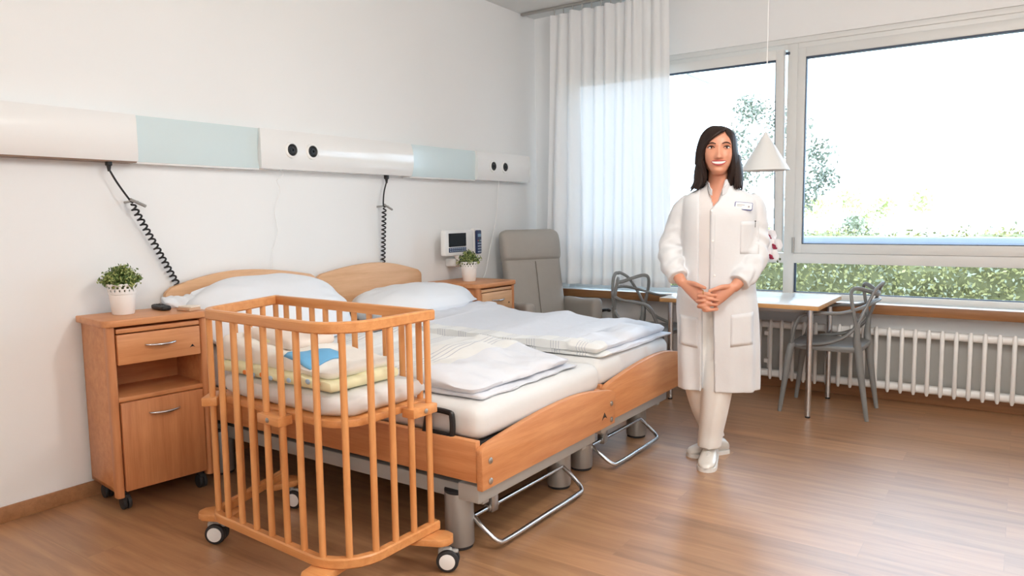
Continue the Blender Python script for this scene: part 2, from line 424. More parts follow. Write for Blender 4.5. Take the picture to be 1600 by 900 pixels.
# window
FY0, FY1 = WY + .025, WY + .085
w = MB()
w.b2(OX0, FY0, 2.425, OX1, FY1 + .02, OZ1, bev=.004)           # head
w.b2(OX0, FY0, .662, OX1, FY1 + .02, .700, bev=.004)            # bottom
w.b2(-1.422, FY0 - .003, .663, -1.350, FY1 + .022, OZ1 - .002, bev=.004)        # mullion
w.b2(OX0 + .001, FY0 - .0025, .663, OX0 + .06, FY1 + .019, OZ1 - .003, bev=.004)
w.b2(OX1 - .06, FY0 - .0025, .663, OX1 - .001, FY1 + .019, OZ1 - .003, bev=.004)
w.b2(OX0, FY0 - .0015, .914, OX1, FY1 + .021, .985, bev=.004)             # transom
w.b2(OX0, FY0 - .012, 2.462, OX1, FY0, OZ1 , bev=.003)
win = struct(w.build('window_1', M['frame']), 'wide grey-white framed window with a tilted left sash', 'window')
for (x0, x1) in ((OX0 + .06, -1.422), (-1.350, OX1 - .06)):
    f = MB(); f.b2(x0, FY0 + .03, .7, x1, FY0 + .034, .914, bev=0); f.build('lower_pane', M['glass'], win, sm=False)
    f = MB(); f.b2(x0, FY0 + .022, .7, x0 + .012, FY0 + .042, .914, bev=0); f.b2(x0, FY0 + .022, .7, x1, FY0 + .042, .706, bev=0); f.build('glazing_seal', M['seal'], win, sm=False)
def sash(x0, x1, z0, z1, tilt=0.0, left=False):
    s = MB(); a, b = FY0 - .012, FY0 + .05; t = .066
    s.b2(x0, a, z0, x0 + t - .012, b, z1, bev=.005); s.b2(x1 - t + .012, a, z0, x1, b, z1, bev=.005)
    s.b2(x0 + t - .014, a + .0015, z0, x1 - t + .014, b - .001, z0 + t, bev=.003); s.b2(x0 + t - .014, a + .0015, z1 - t, x1 - t + .014, b - .001, z1, bev=.003)
    o = s.build('sash', M['frame'], win)
    g = MB(); g.b2(x0 + .04, a + .03, z0 + .05, x1 - .04, a + .036, z1 - .05, bev=0); gl = g.build('pane', M['glass'], o, sm=False)
    q = MB(); y0, y1 = a + .008, a + .045
    q.b2(x0 + t - .014, y0, z0 + t, x0 + t - .006, y1, z1 - t, bev=0); q.b2(x1 - t + .006, y0, z0 + t, x1 - t + .014, y1, z1 - t, bev=0)
    q.b2(x0 + t - .012, y0, z0 + t - .002, x1 - t + .012, y1, z0 + t + .006, bev=0); q.b2(x0 + t - .012, y0, z1 - t - .012, x1 - t + .012, y1, z1 - t + .002, bev=0)
    q.build('pane_seal', M['seal'], o, sm=False)
    if tilt:
        P = Matrix.Translation((0, a, z0)) @ Matrix.Rotation(tilt, 4, 'X') @ Matrix.Translation((0, -a, -z0))
        for ob in (o,) + tuple(o.children): ob.data.transform(P)
    return o
sash(-1.350, OX1 - .065, .986, 2.428)
sash(OX0 + .062, -1.432, .992, 2.420, tilt=rad(2.4), left=True)
h = MB(); h.cyl((-1.352, FY0 - .016, .99), (-1.352, FY0 - .016, 1.10), .008, 12); h.build('hinge', M['steel'], win)
h = MB(); h.box((-1.448, FY0 - .01, 2.33), (.02, .03, .05), bev=.006); h.box((-1.43, FY0 - .004, 2.40), (.05, .012, .02), bev=.003); h.build('tilt_stay', M['seal'], win)
# radiator
rd = thing('radiator', 'white column radiator on the wall under the window sill', 'radiator', (-1.62, WY - .130, 0))
RW = 2.3
m = MB(); m.b2(0, -.03, .455, RW, .03, .505, bev=.02, seg=4); m.build('top_header', M['white'], rd)
m = MB(); m.b2(0, -.03, .098, RW, .03, .15, bev=.02, seg=4); m.build('bottom_header', M['white'], rd)
x = .02
while x < RW:
    m = MB(); m.tube([(x, -.032, .088), (x, -.038, .11), (x, -.036, .3), (x, -.038, .495), (x, -.032, .516)], [.008, .0135, .0125, .0135, .008], 12)
    m.build('column', M['white'], rd); x += .076
m = MB(); m.b2(.0, .05, .14, RW, .06, .46, bev=.002); m.build('back_plate', M['greyp'], rd)
for z in (.22, .42):
    m = MB(); m.box((.145, -.03, z), (.028, .05, .03), bev=.004); m.build('valve_block', M['white'], rd)
for x in (.13, 1.9):
    m = MB(); m.b2(x, .03, .15, x + .03, .126, .46, bev=.003); m.build('wall_bracket', M['white'], rd)
# pipe stub at the left end
m = MB(); m.tube(spline([(.05, 0, .11), (.05, 0, .04), (.05, .0, .0)], 4), .009, 10); m.build('supply_pipe', M['white'], rd)
# curtain
cu = MB(); nx, nz_ = 150, 46; rows = []
for j in range(nz_ + 1):
    t = j / nz_; z = lerp(2.905, .715, t); row = []
    xl, xr = lerp(-3.255, -3.325, t), lerp(-2.228, -2.195, t)
    for i in range(nx + 1):
        u = i / nx
        uu = u + .012 * sin(u * 9 + t * 1.3)
        ph = 2 * pi * 11 * (uu ** 1.25)
        amp = lerp(.030, .042, t) * (1.0 - .55 * smooth(.45, .8, u)) * lerp(1, .8, u)
        y = 5.285 + amp * sin(ph) + .012 * sin(ph * .37 + 2 * t) + .006 * sin(23 * u + 5 * t)
        row.append((lerp(xl, xr, u) + .006 * cos(ph), y, z + .004 * sin(40 * u) * (1 - t)))
    rows.append(row)
cu.loft(rows, cap=False, closed=False)
cut = thing('curtain', 'sheer white floor-length style curtain hanging from ceiling track beside the window', 'curtain', (0, 0, 0))
cut['label'] = 'sheer white pleated curtain hanging from the ceiling track to the sill'
cu.build('sheer_fabric', M['sheer'], cut, recalc=False)
hm = MB(); hm.loft([[(p[0], p[1] - .003, p[2] + .002) for p in rows[-1]], [(p[0], p[1] - .003, p[2] + .05) for p in rows[-1]]], cap=False, closed=False)
hm.build('hem', M['sheer'], cut, recalc=False)
for i in range(12):
    u = (i + .5) / 12; g = MB(); xx = lerp(-3.25, -2.23, u)
    g.tube([(xx, 5.285, 2.90), (xx, 5.285, 2.925), (xx, 5.285, 2.946)], [.004, .006, .005], 8); g.build('glider', M['greyp'], cut)
m = MB(); m.b2(WX + .01, 5.268, 2.945, -2.1, 5.302, CZ, bev=.003); struct(m.build('trim_2', M['silver']), 'grey curtain track on the ceiling', 'curtain track')

# ------------------------------------------------------------------ outdoors
GZ = -.35
m = MB(); m.b2(-40, WY + .2, GZ - .1, 30, 60, GZ, bev=0); struct(m.build('ground', M['ground'], sm=False), 'pale ground outside the window', 'ground')
m = MB(); m.b2(-8, WY + .2, GZ, 8, 8.2, -.1, bev=.01); struct(m.build('terrace', M['concrete']), 'pale concrete terrace slab outside', 'terrace')
rl = thing('terrace_railing', 'pale blue metal handrail outside behind the right window pane', 'railing', (0, 8.0, -.1))
m = MB(); m.b2(-5, -.03, 1.06, 7, .03, 1.13, bev=.02, seg=4); m.build('handrail', M['railp'], rl)
for x in (-4.6, -3.2, 3.4, 4.9):
    m = MB(); m.b2(x - .02, -.02, 0, x + .02, .02, 1.08, bev=.006); m.build('post', M['railp'], rl)
def leafmass(n, fn, size, flat=.5):
    mb = MB()
    def q(i):
        c = V(fn()); s = size * random.uniform(.6, 1.3)
        a = V((random.gauss(0, 1), random.gauss(0, 1), random.gauss(0, 1))).normalized()
        b = a.cross(V((random.gauss(0, 1), random.gauss(0, 1), random.gauss(0, 1)))).normalized()
        return [c - a * s, c + b * s * flat, c + a * s, c - b * s * flat]
    mb.quads(n, q); return mb
hd = thing('hedge', 'broad leafy green hedge seen through the lower window panes', 'hedge', (0, 9.5, GZ))
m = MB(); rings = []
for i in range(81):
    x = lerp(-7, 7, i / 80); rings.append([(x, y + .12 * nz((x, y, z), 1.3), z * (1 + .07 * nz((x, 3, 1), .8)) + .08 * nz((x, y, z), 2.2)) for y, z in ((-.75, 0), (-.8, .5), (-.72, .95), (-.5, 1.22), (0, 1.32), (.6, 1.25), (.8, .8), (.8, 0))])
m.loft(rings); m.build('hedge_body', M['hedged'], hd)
def hp():
    x = random.uniform(-7, 7); a = random.random()
    y, z = [(lerp(-.82, -.74, a), lerp(.1, 1.0, a)), (lerp(-.74, -.45, a), lerp(1.0, 1.27, a)), (lerp(-.45, .5, a), lerp(1.27, 1.36, a))][random.choice((0, 0, 0, 1, 1, 2))]
    return (x, y - abs(random.gauss(0, .05)), z * (1 + .07 * nz((x, 3, 1), .8)) + random.gauss(0, .04))
a = leafmass(26000, hp, .027).build('hedge_leaves', M['hedge'], hd, sm=False); a['kind'] = 'stuff'
a = leafmass(9000, hp, .028).build('pale_hedge_leaves', M['hedgeb'], hd, sm=False); a['kind'] = 'stuff'
def bush(name, label, loc, r, mat, n, size):
    t = thing(name, label, 'bush', loc)
    m = MB()
    for k in range(5):
        a = k * 1.256; m.tube([(0, 0, 0), (r[0]*.3*cos(a), r[1]*.3*sin(a), r[2]*.8), (r[0]*.6*cos(a), r[1]*.6*sin(a), r[2]*1.5)], [.03, .02, .008], 6)
    m.build('stems', M['bark'], t)
    def f():
        d = V((random.gauss(0, 1), random.gauss(0, 1), random.gauss(0, 1))).normalized() * random.uniform(.55, 1) ** .6
        return (d.x * r[0], d.y * r[1], r[2] + d.z * r[2])
    o = leafmass(n, f, size).build('foliage', mat, t, sm=False); o['kind'] = 'stuff'; return t
bush('bush', 'rounded grey-green bush standing just above the handrail', (-2.27, 13.2, GZ), (.34, .34, .80), M['hedgeb'], 2200, .04)
bush('bush', 'pale low bush left of the rounded bush behind the handrail', (-3.35, 13.0, GZ), (.6, .45, .72), M['hedgeb'], 2200, .04)
def tree(name, label, loc, h, blobs, mat, n, size):
    t = thing(name, label, 'tree', loc)
    m = MB(); m.tube(spline([(0, 0, 0), (.05, 0, h*.3), (-.05, .05, h*.6), (.05, 0, h*.9)], 6), [.11, .08, .06, .02], 8)
    for (bx, by, bz, br) in blobs: m.tube(spline([(0, 0, bz * .55), (bx * .5, by * .5, bz * .85), (bx, by, bz)], 5), [.045, .03, .008], 6)
    m.build('trunk', M['bark'], t)
    def f():
        bx, by, bz, br = random.choice(blobs); d = V((random.gauss(0, 1), random.gauss(0, 1), random.gauss(0, 1))).normalized() * br * random.random() ** .5
        return (bx + d.x, by + d.y, bz + d.z)
    o = leafmass(n, f, size).build('foliage', mat, t, sm=False); o['kind'] = 'stuff'; return t
tree('tree', 'thin-crowned tree outside behind the window mullion', (-3.75, 13.5, GZ), 3.0,
     [(-.7, .2, 2.95, .35), (-.3, -.2, 3.45, .3), (.05, .2, 3.3, .42), (.4, 0, 3.0, .4), (.75, .2, 2.6, .36), (.0, -.3, 2.6, .4), (-.5, 0, 2.3, .35), (.9, 0, 2.2, .28), (.6, -.2, 1.9, .3)], M['treeleaf'], 2600, .042)
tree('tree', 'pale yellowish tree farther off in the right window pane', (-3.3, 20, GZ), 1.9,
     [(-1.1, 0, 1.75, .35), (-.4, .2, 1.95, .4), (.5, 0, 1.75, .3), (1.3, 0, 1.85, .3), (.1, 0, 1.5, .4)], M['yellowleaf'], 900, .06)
am = MB(); am.tube([(-2.30, 5.70, 2.44), (-2.41, 6.2, 2.47), (-2.86, 8.0, 2.69)], .014, 8); am.box((-2.30, 5.71, 2.44), (.05, .03, .08), bev=.008)
tag(am.build('awning_arm', M['greyp']), 'thin pale awning arm outside the upper left window pane', 'awning arm')
# ------------------------------------------------------------------ bed-head supply rail
ru = thing('bedhead_supply_rail', 'long white supply rail with pale blue panels on the wall above the beds', 'supply rail', (WX, 0, 1.56))
def prof(d0, d1, z0=0.0, z1=.218, n=10):
    """convex section of the housing (depth from wall, height)"""
    out = [(.0, z0)]
    for k in range(n + 1):
        t = k / n; out.append((lerp(d0, d1, sin(pi * t) ** .8), lerp(z0, z1, t)))
    out.append((.0, z1)); return out
def seg(y0, y1, d0, d1, name, mat, curve0=0.0, curve1=0.0):
    pr = prof(d0, d1); rings = []
    for k in range(7):
        t = k / 6; rings.append([(p[0], lerp(y0, y1, t) + (curve0 * (1 - t) + curve1 * t) * sin(pi * p[1] / .218), p[1]) for p in pr])
    b = MB(); b.loft(rings); return b.build(name, mat, ru, ang=30)
seg(.95, 1.890, .088, .118, 'housing', M['gloss'], 0, -.014)
seg(1.885, 2.585, .070, .080, 'light_panel', M['bluepanel'])
h2 = seg(2.578, 3.790, .088, .118, 'housing', M['gloss'], -.022, -.006)
seg(3.785, 4.535, .070, .080, 'light_panel', M['bluepanel'])
h3 = seg(4.528, 5.215, .088, .118, 'housing', M['gloss'], -.022, .0)
seg(5.2155, 5.262, .088, .112, 'end_cap', M['white'], 0, -.02)
for y, dz in ((2.765, 0), (2.912, 0), (4.70, 0), (4.858, 0)):
    s = MB(); s.lathe([(.0, 0), (.046, 0), (.046, .006), (.040, .010), (.034, .0105), (.034, .004), (0, .004)], (.1145, y, .109), 28, axis=(1, 0, 0))
    so_ = s.build('socket_ring', M['white'], ru)
    s = MB(); s.lathe([(.0, .002), (.033, .002), (.033, .008), (.028, .012), (.022, .008), (.017, .008), (.015, .011), (.008, .011), (.007, .005), (0, .005)], (.1145, y, .109), 24, axis=(1, 0, 0))
    s.build('socket', M['black'], so_)
for y0, y1 in ((1.89, 2.58), (3.79, 4.53)):
    s = MB(); s.b2(0, y0, -.008, .066, y1, .002, bev=.003); s.build('light_strip', M['gloss'], ru)
s = MB(); s.b2(.0, .95, -.006, .085, 1.885, .001, bev=.001); s.build('underside_strip', wood('walnut_strip', (120, 92, 72), (140, 110, 88), 'y'), ru)

# spiral cables
def coil(a, b, turns, r, n=14):
    a, b = V(a), V(b); d = (b - a).normalized(); u = d.cross(V((1, 0, 0))).normalized(); w = d.cross(u)
    out = []
    for i in range(turns * n + 1):
        t = i / (turns * n); e = min(1, t * 30, (1 - t) * 30)
        out.append(a.lerp(b, t) + (u * cos(2*pi*i/n) + w * sin(2*pi*i/n)) * r * e)
    return out
def spiral(label, plug, hook, end, turns):
    t = thing('spiral_cable', label, 'cable', (WX, 0, 0), group='spiral power cables hanging from the supply rail')
    p = MB(); p.box((plug[0], plug[1], plug[2]), (.03, .024, .03), bev=.006); p.tube([(plug[0], plug[1], plug[2] - .01), (plug[0], plug[1], plug[2] - .04)], [.011, .006], 10); p.build('plug', M['black'], t)
    s = MB(); mid = V(plug).lerp(V(hook), .5) + V((0, -.012, 0))
    s.tube(spline([(plug[0], plug[1], plug[2] - .03), mid, (hook[0] + .005, hook[1] - .012, hook[2] + .02), (hook[0] + .005, hook[1] + .004, hook[2] + .004)], 8), .0048, 8)
    s.build('straight_lead', M['black'], t)
    c = MB(); c.tube(coil(hook, end, turns, .0125), .0048, 7); c.build('coil', M['black'], t)
    k = MB(); k.tube([(0, hook[1] + .005, hook[2] + .008), (.05, hook[1] + .01, hook[2] + .012), (hook[0] + .02, hook[1] + .02, hook[2] + .008)], .006, 8)
    k.tube([(hook[0] + .014, hook[1] - .012, hook[2] + .02), (hook[0] + .014, hook[1] + .06, hook[2] - .012)], .0075, 8); k.build('hook', M['silver'], t)
spiral('black spiral cable slanting from the rail down to the left headboard', (.06, 1.765, 1.55), (.07, 1.855, 1.362), (.0125, 2.105, .935), 18)
spiral('black spiral cable hanging straight down to the right headboard', (.06, 3.575, 1.548), (.07, 3.535, 1.345), (.0125, 3.565, .95), 14)
def cord(label, pts, r=.0022):
    c = MB(); c.tube(spline(pts, 8), r, 6); o = c.build('call_cord', M['white'], None); o.location = (WX, 0, 0)
    return tag(o, label, 'cord')
cord('thin white cord hanging wavily behind the left bed', [(.05, 2.735, 1.56), (.05, 2.75, 1.53), (.04, 2.715, 1.5), (.03, 2.74, 1.44), (.025, 2.70, 1.33), (.025, 2.715, 1.2), (.025, 2.675, 1.1), (.03, 2.665, 1.0), (.02, 2.66, .94)])
cord('thin white cord slanting from the rail end to the far bedside cabinet', [(.05, 4.865, 1.56), (.05, 4.85, 1.45), (.04, 4.83, 1.25), (.05, 4.74, 1.05), (.10, 4.60, .84), (.14, 4.50, .80)], .003)
# bedside phone and screen terminal
tm = thing('bedside_terminal', 'white wall terminal with black screen and handset above the far cabinet', 'terminal', (WX + .10, 4.23, 1.09), rad(6))
s = MB(); s.prism(rrect(-.19, -.092, .19, .092, .014), .0, .04, 'x', .006); s.build('housing', M['white'], tm)
s = MB(); s.prism(rrect(-.145, -.028, .085, .070, .004), .040, .043, 'x'); s.build('screen', M['screen'], tm)
s = MB(); s.prism(rrect(-.145, -.068, .085, -.034, .003), .040, .043, 'x'); kp = s.build('keypad', M['keyblue'], tm)
for i in range(8):
    for j in range(2):
        s = MB(); s.b2(.0425, -.132 + i * .027, -.061 + j * .015, .045, -.120 + i * .027, -.054 + j * .015, bev=.001); s.build('key', M['keylt'], kp)
hs_ = MB(); hs_.prism(rrect(.205, -.105, .305, .10, .014), .0, .036, 'x', .006); hs_.build('handset_cradle', M['white'], tm)
s = MB(); s.prism(rrect(.222, -.094, .288, .086, .012), .036, .056, 'x', .005); ho = s.build('handset', M['keyblue'], tm)
s = MB(); s.b2(.056, .232, .035, .058, .278, .058, bev=.001); s.build('display', plain('handset_display', (130, 160, 185), .3), ho)
for i in range(3):
    for j in range(5):
        k = ('keyred', 'keygrn', 'keylt')[i] if j == 4 else 'keylt'
        s = MB(); s.b2(.0555, .231 + i * .018, -.082 + j * .021, .0585, .241 + i * .018, -.073 + j * .021, bev=.001); s.build('key', M[k], ho)
s = MB(); s.b2(-.1, -.02, -.05, .0, .06, .03, bev=.01); s.tube(spline([(.01, .0, -.085), (.02, .03, -.14), (-.02, .10, -.17), (-.09, .14, -.17)], 6), .022, 12); s.box((-.05, .06, -.15), (.09, .11, .06), bev=.01); s.build('bracket', M['white'], tm)

# ------------------------------------------------------------------ beds
def arc_board(y0, y1, zb, zs0, zp, zs1, x0, x1, rc, peak=.5, n=28):
    """board in the YZ plane with an arched top; returns prism points"""
    pts = [(y0 + .004, zb), (y1 - .004, zb)]
    top = []
    for k in range(n + 1):
        t = k / n
        if t < peak: q = t / peak; z = lerp(zs0, zp, sin(q * pi / 2) ** .92)
        else: q = (t - peak) / (1 - peak); z = lerp(zp, zs1, 1 - cos(q * pi / 2))
        top.append((lerp(y0, y1, t), z))
    # rounded shoulder at the ends
    def rnd(p, ins, s):
        return [(p[0] + s * rc * (1 - cos(a)), p[1] - rc + rc * sin(a)) for a in (0, .4, .8, 1.2)]
    L_ = rnd(top[0], 0, 1); R_ = rnd(top[-1], 0, -1)
    ins = [p for p in top if y0 + rc * .9 < p[0] < y1 - rc * .9]
    return pts + R_ + list(reversed(ins)) + list(reversed(L_))
def emblem(c, axis, s, parent):
    b = MB(); y, z = c[1], c[2]
    b.prism([(y - s, z - s * .55), (y - s * .35, z - s * .2), (y + s * .35, z - s * .2), (y + s, z - s * .55), (y, z + s * .75)], c[0], c[0] + .0015, 'x')
    return b.build('emblem', M['black'], parent)
def bed(label, y0h, y1h, hz, y0f, y1f, fz, xf, logo):
    t = thing('hospital_bed', label, 'bed', (-2.5, (y0f + y1f) / 2, 0), group=None)
    ox, oy = 2.5, -(y0f + y1f) / 2                          # world -> local
    def put(b, name, mat, par=None, **k):
        o = b.build(name, mat, par or t, **k)
        if par is None or par is t: o.data.transform(Matrix.Translation((ox, oy, 0)))
        else: o.data.transform(Matrix.Translation((ox, oy, 0)))
        return o
    b = MB(); b.prism(arc_board(y0h, y1h, .32, hz[0], hz[1], hz[2], 0, 0, .03, hz[3]), WX + .025, WX + .055, 'x', .006); put(b, 'headboard', M['pale'])
    b = MB(); b.prism(arc_board(y0f, y1f, .287, fz[0], fz[1], fz[2], 0, 0, .022, fz[3]), xf - .030, xf, 'x', .006); fb = put(b, 'footboard', M['beech'])
    for yy in (y0f + .05, y1f - .045):
        for zz in (.315, .392):
            s = MB(); s.lathe([(0, 0), (.012, 0), (.012, .003), (.008, .006), (0, .007)], (xf, yy, zz), 14, axis=(1, 0, 0)); put(s, 'bolt', M['steel'], fb)
    if logo:
        e_ = emblem((xf, y1f - .115, .345), 'x', .024, fb); e_.data.transform(Matrix.Translation((ox, oy, 0)))
    ry0, ry1 = y0f + .004, y1f - .10
    xr0 = WX + .06
    for yy, sg in ((ry0, 1), (ry1, -1)):
        b = MB(); b.b2(xr0, yy, .312, xf - .03, yy + sg * .028, .468, bev=.004); put(b, 'side_rail', M['beechx'])
    b = MB()
    for yy in (y0f + .10, ry1 - .10):
        b.b2(-3.35, yy - .02, .20, xf - .06, yy + .02, .262, bev=.004)
    b.b2(xf - .14, y0f + .03, .222, xf - .04, ry1 - .03, .29, bev=.006); b.b2(-3.42, y0f + .06, .2, -3.36, ry1 - .06, .27, bev=.006)
    b.b2(-2.9, y0f + .3, .22, -2.1, ry1 - .3, .30, bev=.01); put(b, 'chassis', M['greyp'])
    b = MB()
    b.b2(xr0 + .05, y0f + .06, .428, xf - .05, ry1 - .06, .449, bev=.004)
    for k in range(6):
        xx = lerp(-3.3, xf - .2, k / 5); b.b2(xx - .02, y0f + .05, .40, xx + .02, ry1 - .05, .428, bev=.004)
    for yy in (y0f + .17, ry1 - .17): b.b2(-3.3, yy - .015, .26, -3.27, yy + .015, .42, bev=.003); b.b2(xf - .2, yy - .015, .26, xf - .17, yy + .015, .42, bev=.003)
    put(b, 'mattress_platform', M['rubber'])
    for xx in (xf - .195, -3.30):
        for yy in (y0f + .105, ry1 - .105):
            b = MB(); b.cyl((xx, yy, .012), (xx, yy, .225), .057, 28, bev=.004); l = put(b, 'leg', M['silver'])
            b = MB(); b.cyl((xx, yy, .222), (xx, yy, .234), .0575, 28, bev=.003); put(b, 'leg_cap', M['rubber'], l)
            b = MB(); b.cyl((xx, yy, .0), (xx, yy, .014), .052, 24, bev=.002); put(b, 'foot_pad', M['rubber'], l)
    # fold-down foot bar
    ya, yb = y0f + .14, ry1 - .14
    b = MB(); b.tube(spline([(xf - .155, ya, .115), (xf - .10, ya + .0, .075), (xf - .045, ya + .015, .035), (xf - .035, ya + .07, .028), (xf - .035, (ya + yb) / 2, .028), (xf - .035, yb - .07, .028), (xf - .045, yb - .015, .035), (xf - .10, yb, .075), (xf - .155, yb, .115)], 6), .0095, 10)
    b.tube([(xf - .155, ya - .05, .115), (xf - .155, yb + .01, .115)], .0095, 10); fbar = put(b, 'foot_bar', M['chrome'])
    b = MB(); b.b2(xf - .175, ya + .10, .095, xf - .135, ya + .145, .165, bev=.006); b.cyl((xf - .155, ya + .09, .115), (xf - .155, ya + .155, .115), .016, 14, bev=.002)
    b.b2(xf - .165, ya + .11, .16, xf - .145, ya + .135, .225, bev=.002); put(b, 'bar_clamp', M['steel'], fbar)
    # black mattress retainer loops
    for (xx, yy) in ((xf - .20, ry0 + .014), (xf - .2, ry1 - .014)):
        b = MB(); P = [(xx - .085, .466), (xx - .07, .53), (xx - .05, .555), (xx + .035, .555), (xx + .05, .54), (xx + .05, .475), (xx + .03, .455)]
        b.tube(spline([(p[0], yy, p[1]) for p in P], 4), .011, 8); b.tube([(xx - .09, yy, .47), (xx + .04, yy, .466)], .011, 8); put(b, 'mattress_retainer', M['black'])
    return t
B1 = bed('left hospital bed with arched beech boards, right behind the wooden cot', 2.005, 2.955, (.935, 1.008, .945, .45), 2.045, 3.105, (.448, .499, .446, .60), -1.560, True)
B2 = bed('right hospital bed with arched beech boards, next to the recliner', 2.965, 3.905, (.935, .988, .905, .5), 3.072, 4.03, (.465, .525, .48, .65), -1.595, False)

# ------------------------------------------------------------------ bedding
def slab(x0, x1, y0, y1, z0, z1, rnd=.03, amp=.006, sc=3.0, nx=40, ny=24, seed=0.0, topfn=None, power=4.0):
    """soft rounded slab as closed loft of sections along x"""
    b = MB(); rings = []; n = 64
    for i in range(nx + 1):
        t = i / nx; e = min(t, 1 - t) * (x1 - x0)
        k = 1.0 if e > rnd else math.sqrt(max(0.0, 1 - (1 - e / rnd) ** 2))
        x = lerp(x0, x1, t) if 0 < i < nx else (x0 if i == 0 else x1)
        cy, cz = (y0 + y1) / 2, (z0 + z1) / 2; hy, hz = (y1 - y0) / 2, (z1 - z0) / 2
        hy_ = hy - rnd * (1 - k); hz_ = hz * lerp(.25, 1, k); ring = []
        for j in range(n):
            a = 2 * pi * j / n; c, s_ = cos(a), sin(a)
            # superellipse with tight corners of about rnd
            pw = power
            u = abs(c) ** (2 / pw) * (1 if c >= 0 else -1); w = abs(s_) ** (2 / pw) * (1 if s_ >= 0 else -1)
            y = cy + hy_ * u; z = cz + hz_ * w
            d = amp * nz((x, y, z), sc, seed) + amp * .5 * nz((x, y, z), sc * 2.7, seed + 5)
            top = smooth(-.2, .6, w)
            z += d * top * 1.5; y += d * .6 * u
            if topfn: z += topfn(x, y) * top
            ring.append((x + d * .5 * (1 - k), y, z))
        rings.append(ring)
    b.loft(rings); return b
def evened(x0, x1, y0, y1, z0, z1, r, amp, seed, topfn=None, res=.03, sc=3.0):
    """rounded box with an even grid: top/side detail, for mattresses and quilts"""
    t = bmesh.new(); bmesh.ops.create_cube(t, size=1)
    for v in t.verts: v.co = V((lerp(x0, x1, v.co.x + .5), lerp(y0, y1, v.co.y + .5), lerp(z0, z1, v.co.z + .5)))
    nx = max(2, int((x1 - x0) / res)); ny = max(2, int((y1 - y0) / res)); nzz = max(2, int((z1 - z0) / (res * .5)))
    for ax, nn in ((0, nx), (1, ny), (2, nzz)):
        es = [e for e in t.edges if abs((e.verts[0].co - e.verts[1].co)[ax]) > 1e-6 and abs((e.verts[0].co - e.verts[1].co)[(ax+1) % 3]) < 1e-6 and abs((e.verts[0].co - e.verts[1].co)[(ax+2) % 3]) < 1e-6]
        L0 = max(abs((e.verts[0].co - e.verts[1].co)[ax]) for e in es)
        es = [e for e in es if abs((e.verts[0].co - e.verts[1].co)[ax]) > L0 * .5]
        bmesh.ops.subdivide_edges(t, edges=es, cuts=nn - 1, use_grid_fill=True)
    for v in t.verts:
        p = v.co
        q = V((min(max(p.x, x0 + r), x1 - r), min(max(p.y, y0 + r), y1 - r), min(max(p.z, z0 + min(r, (z1-z0)/2)), z1 - min(r, (z1-z0)/2))))
        d = p - q
        if d.length > 1e-9:
            rz = min(r, (z1 - z0) / 2); dn = d.normalized(); v.co = q + V((dn.x * r, dn.y * r, dn.z * rz))
        d1 = amp * (nz(v.co, sc, seed) + .5 * nz(v.co, sc * 2.6, seed + 3))
        tp = smooth(z0 + (z1 - z0) * .3, z1, v.co.z)
        v.co.z += d1 * tp * 1.4; v.co.y += d1 * .5 * (1 - tp); v.co.x += d1 * .5 * (1 - tp)
        if topfn: v.co.z += topfn(v.co.x, v.co.y) * tp
    b = MB(); b.merge(t); return b
hump = lambda x: .075 * smooth(-2.75, -3.35, x)          # raised head sections
b = evened(-3.46, -1.594, 2.080, 3.030, .450, .585, .05, .004, 1.0, lambda x, y: hump(x))
tag(b.build('mattress', M['sheet']), 'white sheeted mattress on the left bed', 'mattress', 'mattresses on the two hospital beds')
b = evened(-3.46, -1.628, 3.056, 3.92, .450, .585, .05, .004, 9.0, lambda x, y: .02 * smooth(-2.75, -3.35, x))
tag(b.build('mattress', M['sheet']), 'white sheeted mattress on the right bed', 'mattress', 'mattresses on the two hospital beds')
def pillow(label, c, size, tilt, rz, seed):
    b = MB(); t = bmesh.new(); bmesh.ops.create_cube(t, size=2)
    bmesh.ops.subdivide_edges(t, edges=list(t.edges), cuts=31, use_grid_fill=True)
    for v in t.verts:
        x, y, z = v.co
        # square -> soft squircle outline
        X = x * math.sqrt(1 - .36 * y * y); Y = y * math.sqrt(1 - .36 * x * x)
        rr = max(abs(x), abs(y)); r2 = min(1.0, (abs(x) ** 4 + abs(y) ** 4) ** .25)
        h = math.sqrt(max(0.0, 1 - r2 ** 2.2)) * .985 + .015
        if abs(z) < .999: h *= abs(z) if rr > .999 else 1
        sgn = 1 if z > 0 else -1
        e = smooth(.35, .95, r2); a_ = math.atan2(y, x)
        n1 = .10 * nz((x, y, 0), 1.6, seed) + .06 * nz((x, y, 0), 4.0, seed + 4)
        fold = .05 * sin(a_ * 11 + seed + 2 * nz((x, y, 0), 2, seed)) * e * (1 - e) * 4
        zz = (z if rr > .999 else sgn) * size[2] * h * (1 + n1 + fold)
        v.co = V((X * size[0] * (1 + .02 * sin(a_ * 7 + seed) * e), Y * size[1] * (1 + .02 * sin(a_ * 9 + seed) * e), zz))
    b.merge(t)
    o = b.build('pillow', M['pillow'], ang=75); o.location = c
    if seed < 2:
        f = MB(); rings = []
        for i in range(15):
            t_ = i / 14; yy = -size[1] * lerp(.80, 1.13, t_); w = lerp(.075, .028, t_ ** .8)
            rings.append([(-.125 - .05 * t_ + w * cos(2*pi*k/18) + .012 * nz((k * .9, t_ * 5, 0), 1.1, 2), yy + .01 * nz((k, t_ * 3, 1), 1.3), -.01 + lerp(.035, .010, t_) * sin(2*pi*k/18) + .012 * nz((k * .8, t_ * 6, 2), 1.2, 4)) for k in range(18)])
        f.loft(rings); f.build('pillowcase_end', M['pillow'], o, ang=75); o.rotation_euler = (0, tilt, rz)
    return tag(o, label, 'pillow', 'white pillows against the headboards')
pillow('plump white pillow on the left bed, partly behind the cot rail', (-3.255, 2.475, .790), (.265, .47, .125), rad(38), rad(-2), 1.3)
